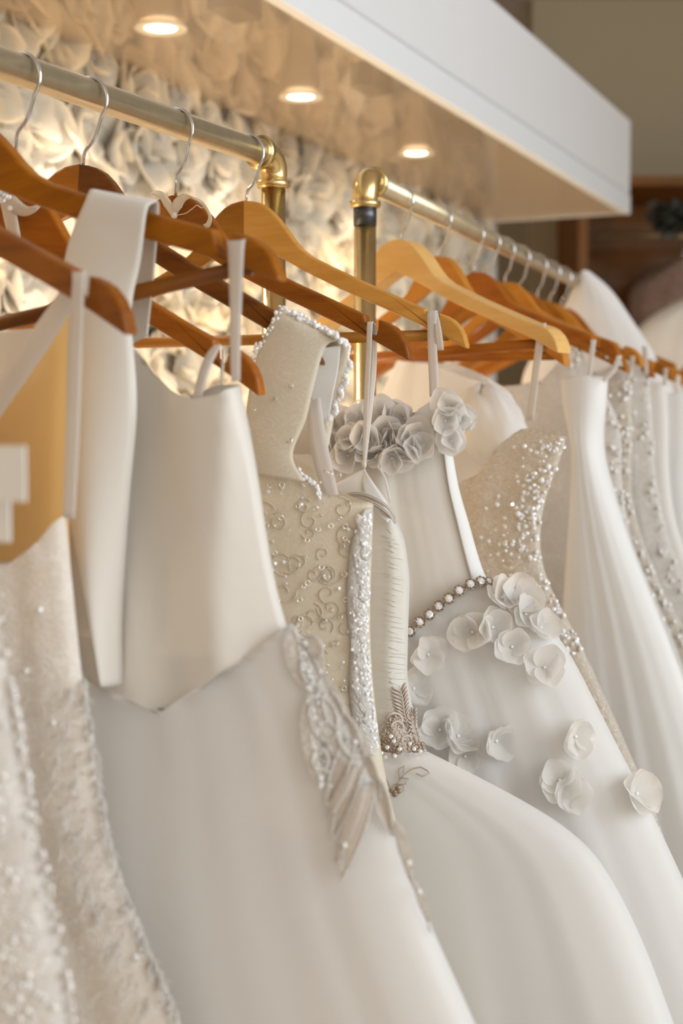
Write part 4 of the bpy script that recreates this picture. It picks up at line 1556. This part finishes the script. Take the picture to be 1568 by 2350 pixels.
for i in range(1):
    vs, fs = [], []
    c = np.array(fr.p(1128, 985, -.03))
    for a in range(15):
        for b in range(24):
            th_, ph_ = math.pi * a / 14, 2 * math.pi * b / 24
            rr = 1 + .09 * math.sin(7 * ph_ + 2 * math.cos(3 * th_)) + .05 * math.sin(5 * th_ + 3 * ph_)
            vs.append(c + np.array((.052 * math.sin(th_) * math.cos(ph_) * rr - .018 * math.cos(th_), .03 * math.sin(th_) * math.sin(ph_) * rr, .056 * math.cos(th_) * rr)))
    for a in range(14):
        for b in range(24):
            fs.append((a * 24 + b, (a + 1) * 24 + b, (a + 1) * 24 + (b + 1) % 24, a * 24 + (b + 1) % 24))
mesh_obj('puffed_sleeve', vs, fs, M['tulle'], g)
far_gown('r3', 'white satin gown with lace shoulder, beside the crystal covered gown',
         [(1392, 868), (1388, 950), (1372, 1012), (1385, 1060), (1408, 1140), (1450, 1260), (1520, 1430), (1600, 1640), (1760, 2100)],
         [(1200, 880), (1250, 876), (1300, 868), (1350, 862), (1400, 866)], 'satin_white', strap=[[(1362, 786), (1358, 820), (1352, 870)], [(1420, 822), (1408, 850), (1385, 875)]], seed=65, folds=(.0, .006, 14, 1.2), left_px=[(1293, 850), (1296, 950), (1326, 1012), (1318, 1100), (1306, 1250), (1292, 1450), (1270, 1800), (1240, 2200)])
fr, g, L = far_gown('r4', 'lace capped gown with a frilled shoulder, behind the white satin gown',
                    [(1330, 800), (1345, 860), (1400, 900), (1430, 1000), (1425, 1100), (1450, 1250), (1540, 1450), (1700, 1900)],
                    [(1000, 900), (1240, 880), (1280, 830), (1306, 796), (1340, 812), (1380, 850)], 'lace_white', seed=67, beads=60, rough=(.0012, 120, .5))
far_gown('r5', 'gown with a white beaded edge and two thin crossing straps',
         [(1446, 866), (1452, 950), (1450, 1050), (1448, 1120), (1468, 1220), (1510, 1330), (1570, 1440), (1700, 1750)],
         [(1100, 900), (1300, 900), (1380, 880), (1420, 870), (1450, 864)], 'lace_fine', strap=[[(1452, 822), (1448, 845), (1440, 872)]], seed=69, beads=80)
far_gown('r6', 'lace gown with narrow sleeve hanging near the right edge',
         [(1482, 820), (1494, 900), (1500, 1000), (1506, 1100), (1530, 1220), (1600, 1400), (1720, 1700)],
         [(1100, 900), (1380, 850), (1440, 815), (1486, 820)], 'lace_white', strap=[[(1480, 800), (1482, 830), (1484, 860)]], seed=71, beads=50, rough=(.0012, 110, .4))
far_gown('r7', 'pale tulle gown hanging at the right edge before the orange hanger tip',
         [(1528, 880), (1536, 960), (1534, 1060), (1545, 1180), (1600, 1340), (1720, 1650)],
         [(1200, 900), (1440, 890), (1490, 876), (1530, 880)], 'tulle', strap=[[(1528, 850), (1527, 860), (1526, 884)]], seed=73)
far_gown('r8', 'grey white satin gown cut off by the right edge of view',
         [(1600, 896), (1602, 980), (1596, 1080), (1606, 1200), (1660, 1400), (1760, 1650)],
         [(1200, 930), (1480, 910), (1560, 898), (1605, 894)], 'satin_white', strap=[[(1556, 866), (1556, 880), (1558, 900)]], seed=75)

# white cape over the last hanger
fr = FR['r10']
g = thing('bridal_cape', 'smooth white cape draped over the last hanger of the far rack', 'cape', (fr.O[0], fr.O[1], 0), (0, 0, -fr.phi))
oc = pxl(fr, [(1352, 622), (1385, 640), (1420, 685), (1452, 735), (1490, 790), (1530, 850), (1560, 930), (1580, 1100), (1610, 1400), (1640, 1700)])
lf_ = pxl(fr, [(1340, 622), (1322, 640), (1305, 690), (1260, 760), (1200, 850), (1180, 1100), (1150, 1700)])
Lc = Loft(oc, lf_, [(1.68, .02), (1.6, .03), (1.45, .04), (.7, .06)], (.0004, .004, 8, 1), seed=81, sm=2)
Lc.mesh('cape', M['satin_white'], g)

# ribbon bow loops on h3's neck and brooch bow at the left
fr = FR['h3']
b = thing('ribbon_bow', 'cream ribbon tied in loops on the neck of a reddish brown hanger', 'ribbon', (fr.O[0], fr.O[1], 0), (0, 0, -fr.phi))
ribbon('loop', [fr.p(398, 492, -.010), fr.p(385, 468, -.014), fr.p(370, 448, -.016), fr.p(352, 442, -.006), fr.p(336, 450, .006)], [.006, .009, .007, .005, .004], M['ribbon'], b, wdir=(1, 0, .45))
ribbon('loop', [fr.p(398, 492, -.010), fr.p(408, 468, -.014), fr.p(424, 452, -.016), fr.p(445, 453, -.020), fr.p(468, 470, -.022), fr.p(482, 496, -.016), fr.p(478, 515, -.010), fr.p(470, 520, -.008)],
       [.006, .011, .007, .0035, .0030, .0035, .005, .005], M['ribbon'], b, wdir=(1, .1, -.35))
MB().ball(fr.p(400, 494, -.011), .0035, 8, 6).build('knot', M['ribbon'], b)
MB().tube(spline([fr.p(404, 494, -.011), fr.p(425, 490, -.012), fr.p(440, 480, -.012), fr.p(452, 471, -.013), fr.p(462, 477, -.012), fr.p(475, 472, -.012)], 4), .0005, 5).build('loose_thread', M['ribbon'], b)
fr = FR['hx']
b = thing('brooch_bow', 'sparkling brooch with a cream ribbon bow on the reddish hanger at the left', 'brooch', (fr.O[0], fr.O[1], 0), (0, 0, -fr.phi))
ribbon('ribbon_tail', [fr.p(18, 455, -.012), fr.p(40, 476, -.014), fr.p(62, 484, -.015), fr.p(84, 476, -.016), fr.p(97, 458, -.012)], [.012, .012, .008, .004, .003], M['ribbon'], b)
ribbon('ribbon_tail', [fr.p(12, 460, -.012), fr.p(24, 500, -.014), fr.p(36, 560, -.014)], [.010, .013, .012], M['ribbon'], b, wdir=(1, 0, 0))
mg = MB()
for i in range(40):
    mg.gem(fr.p(2 + rnd.gauss(0, 12), 446 + rnd.gauss(0, 12), -.016 - rnd.uniform(0, .004)), rnd.uniform(.0015, .003), (rnd.uniform(-.5, .5), -1, rnd.uniform(-.5, .5)))
mg.build('brooch_stones', M['crystal'], b, smooth=False, stuff=True)
# ribbon hanging from the left tip of h3
fr = FR['h3']

# ------------------------------------------------------------------ far background
wd = thing('wardrobe', 'dark brown wooden wardrobe standing against the far beige wall', 'wardrobe', (1.7, 5.7, 0))
mb = MB()
mb.box((-.78, .26, 0), (.9, .29, 2.31))
mb.build('back_board', M['wardrobe'], wd, False)
MB().box((-.80, -.25, 0), (-.765, .29, 2.31)).build('side_board', M['wardrobe'], wd, False)
MB().box((.885, -.25, 0), (.92, .29, 2.31)).build('side_board', M['wardrobe'], wd, False)
MB().box((-.765, -.25, 2.275), (.885, .29, 2.31)).build('top_board', M['wardrobe'], wd, False)
MB().box((-.765, -.2, 0), (.885, .26, .08)).build('plinth', M['wardrobe'], wd, False)
MB().tube([(-.765, 0, 2.12), (.885, 0, 2.12)], .015, 12).build('rail', M['brass'], wd)


def back_gown(x, y, top, label, mat, wsh, wbot, name='evening_gown', hung=True):
    g = thing(name, label, 'gown', (x, y, 0))
    right = [(top, .05), (top - .05, wsh * .8), (top - .12, wsh), (top - .4, wsh * .8), (top - .8, wsh * .95), (top - 1.3, wbot)]
    L = Loft(right, [(z, -u) for z, u in right], [(3, .05), (1, .14)], (.004, .03, 10, 1), seed=int(x * 100), nz=50, sm=2, rough=(.006, 60, .6))
    L.mesh('gown_body', M[mat], g, ns=40)
    if hung:
        MB().tube(spline([(0, 0, top - .06), (0, 0, 2.08), (0, .018, 2.115), (0, 0, 2.14), (0, -.018, 2.12)], 5), .002, 6).build('hanging_hook', M['chrome'], g)
    return g, L


back_gown(1.36, 5.70, 2.02, 'dusty pink lace gown hanging in the dark wardrobe', 'dusty_pink', .24, .34)
back_gown(1.80, 5.70, 1.98, 'second dusty pink lace gown in the wardrobe, at the right edge', 'dusty_pink', .22, .34)
back_gown(1.12, 4.5, 1.76, 'fluffy white gown in front of the dark wardrobe at the right edge', 'tulle', .22, .5, 'white_gown', False)
fl = thing('flower_arrangement', 'dark leaved arrangement with one cream bloom before the wardrobe top', 'flowers', (1.33, 5.3, 2.10))
mb = MB()
for i in range(40):
    vs, fs = petal_verts(.06, .03, .5, .3)
    Mx = Matrix.Rotation(rnd.uniform(0, 6.28), 3, 'Z') @ Matrix.Rotation(rnd.uniform(-1.2, 1.2), 3, 'Y')
    mb.add([Mx @ Vector(v) + Vector((-.11 + rnd.gauss(0, .022), 0, rnd.gauss(.03, .015))) for v in vs], fs)
mb.build('leaves', M['dark_leaf'], fl, stuff=True)
mb = MB()
for i in range(30):
    vs, fs = petal_verts(.075, .07, 2, .2)
    Mx = Matrix.Rotation(rnd.uniform(0, 6.28), 3, 'Z') @ Matrix.Rotation(rnd.uniform(-1.2, 1.0), 3, 'Y')
    mb.add([Mx @ Vector(v) + Vector((.03, -.03, 0)) for v in vs], fs)
mb.build('bloom', M['cream_flower'], fl, stuff=True)
st = MB()
st.tube([(0, 0, 0), (0, .05, -.9), (0, .05, -2.06)], .012, 8)
st.build('stand', M['dark_leaf'], fl)
MB().lathe([(.0001, -2.10), (.12, -2.10), (.12, -2.085), (.015, -2.06)], 20).build('stand_base', M['dark_leaf'], fl)
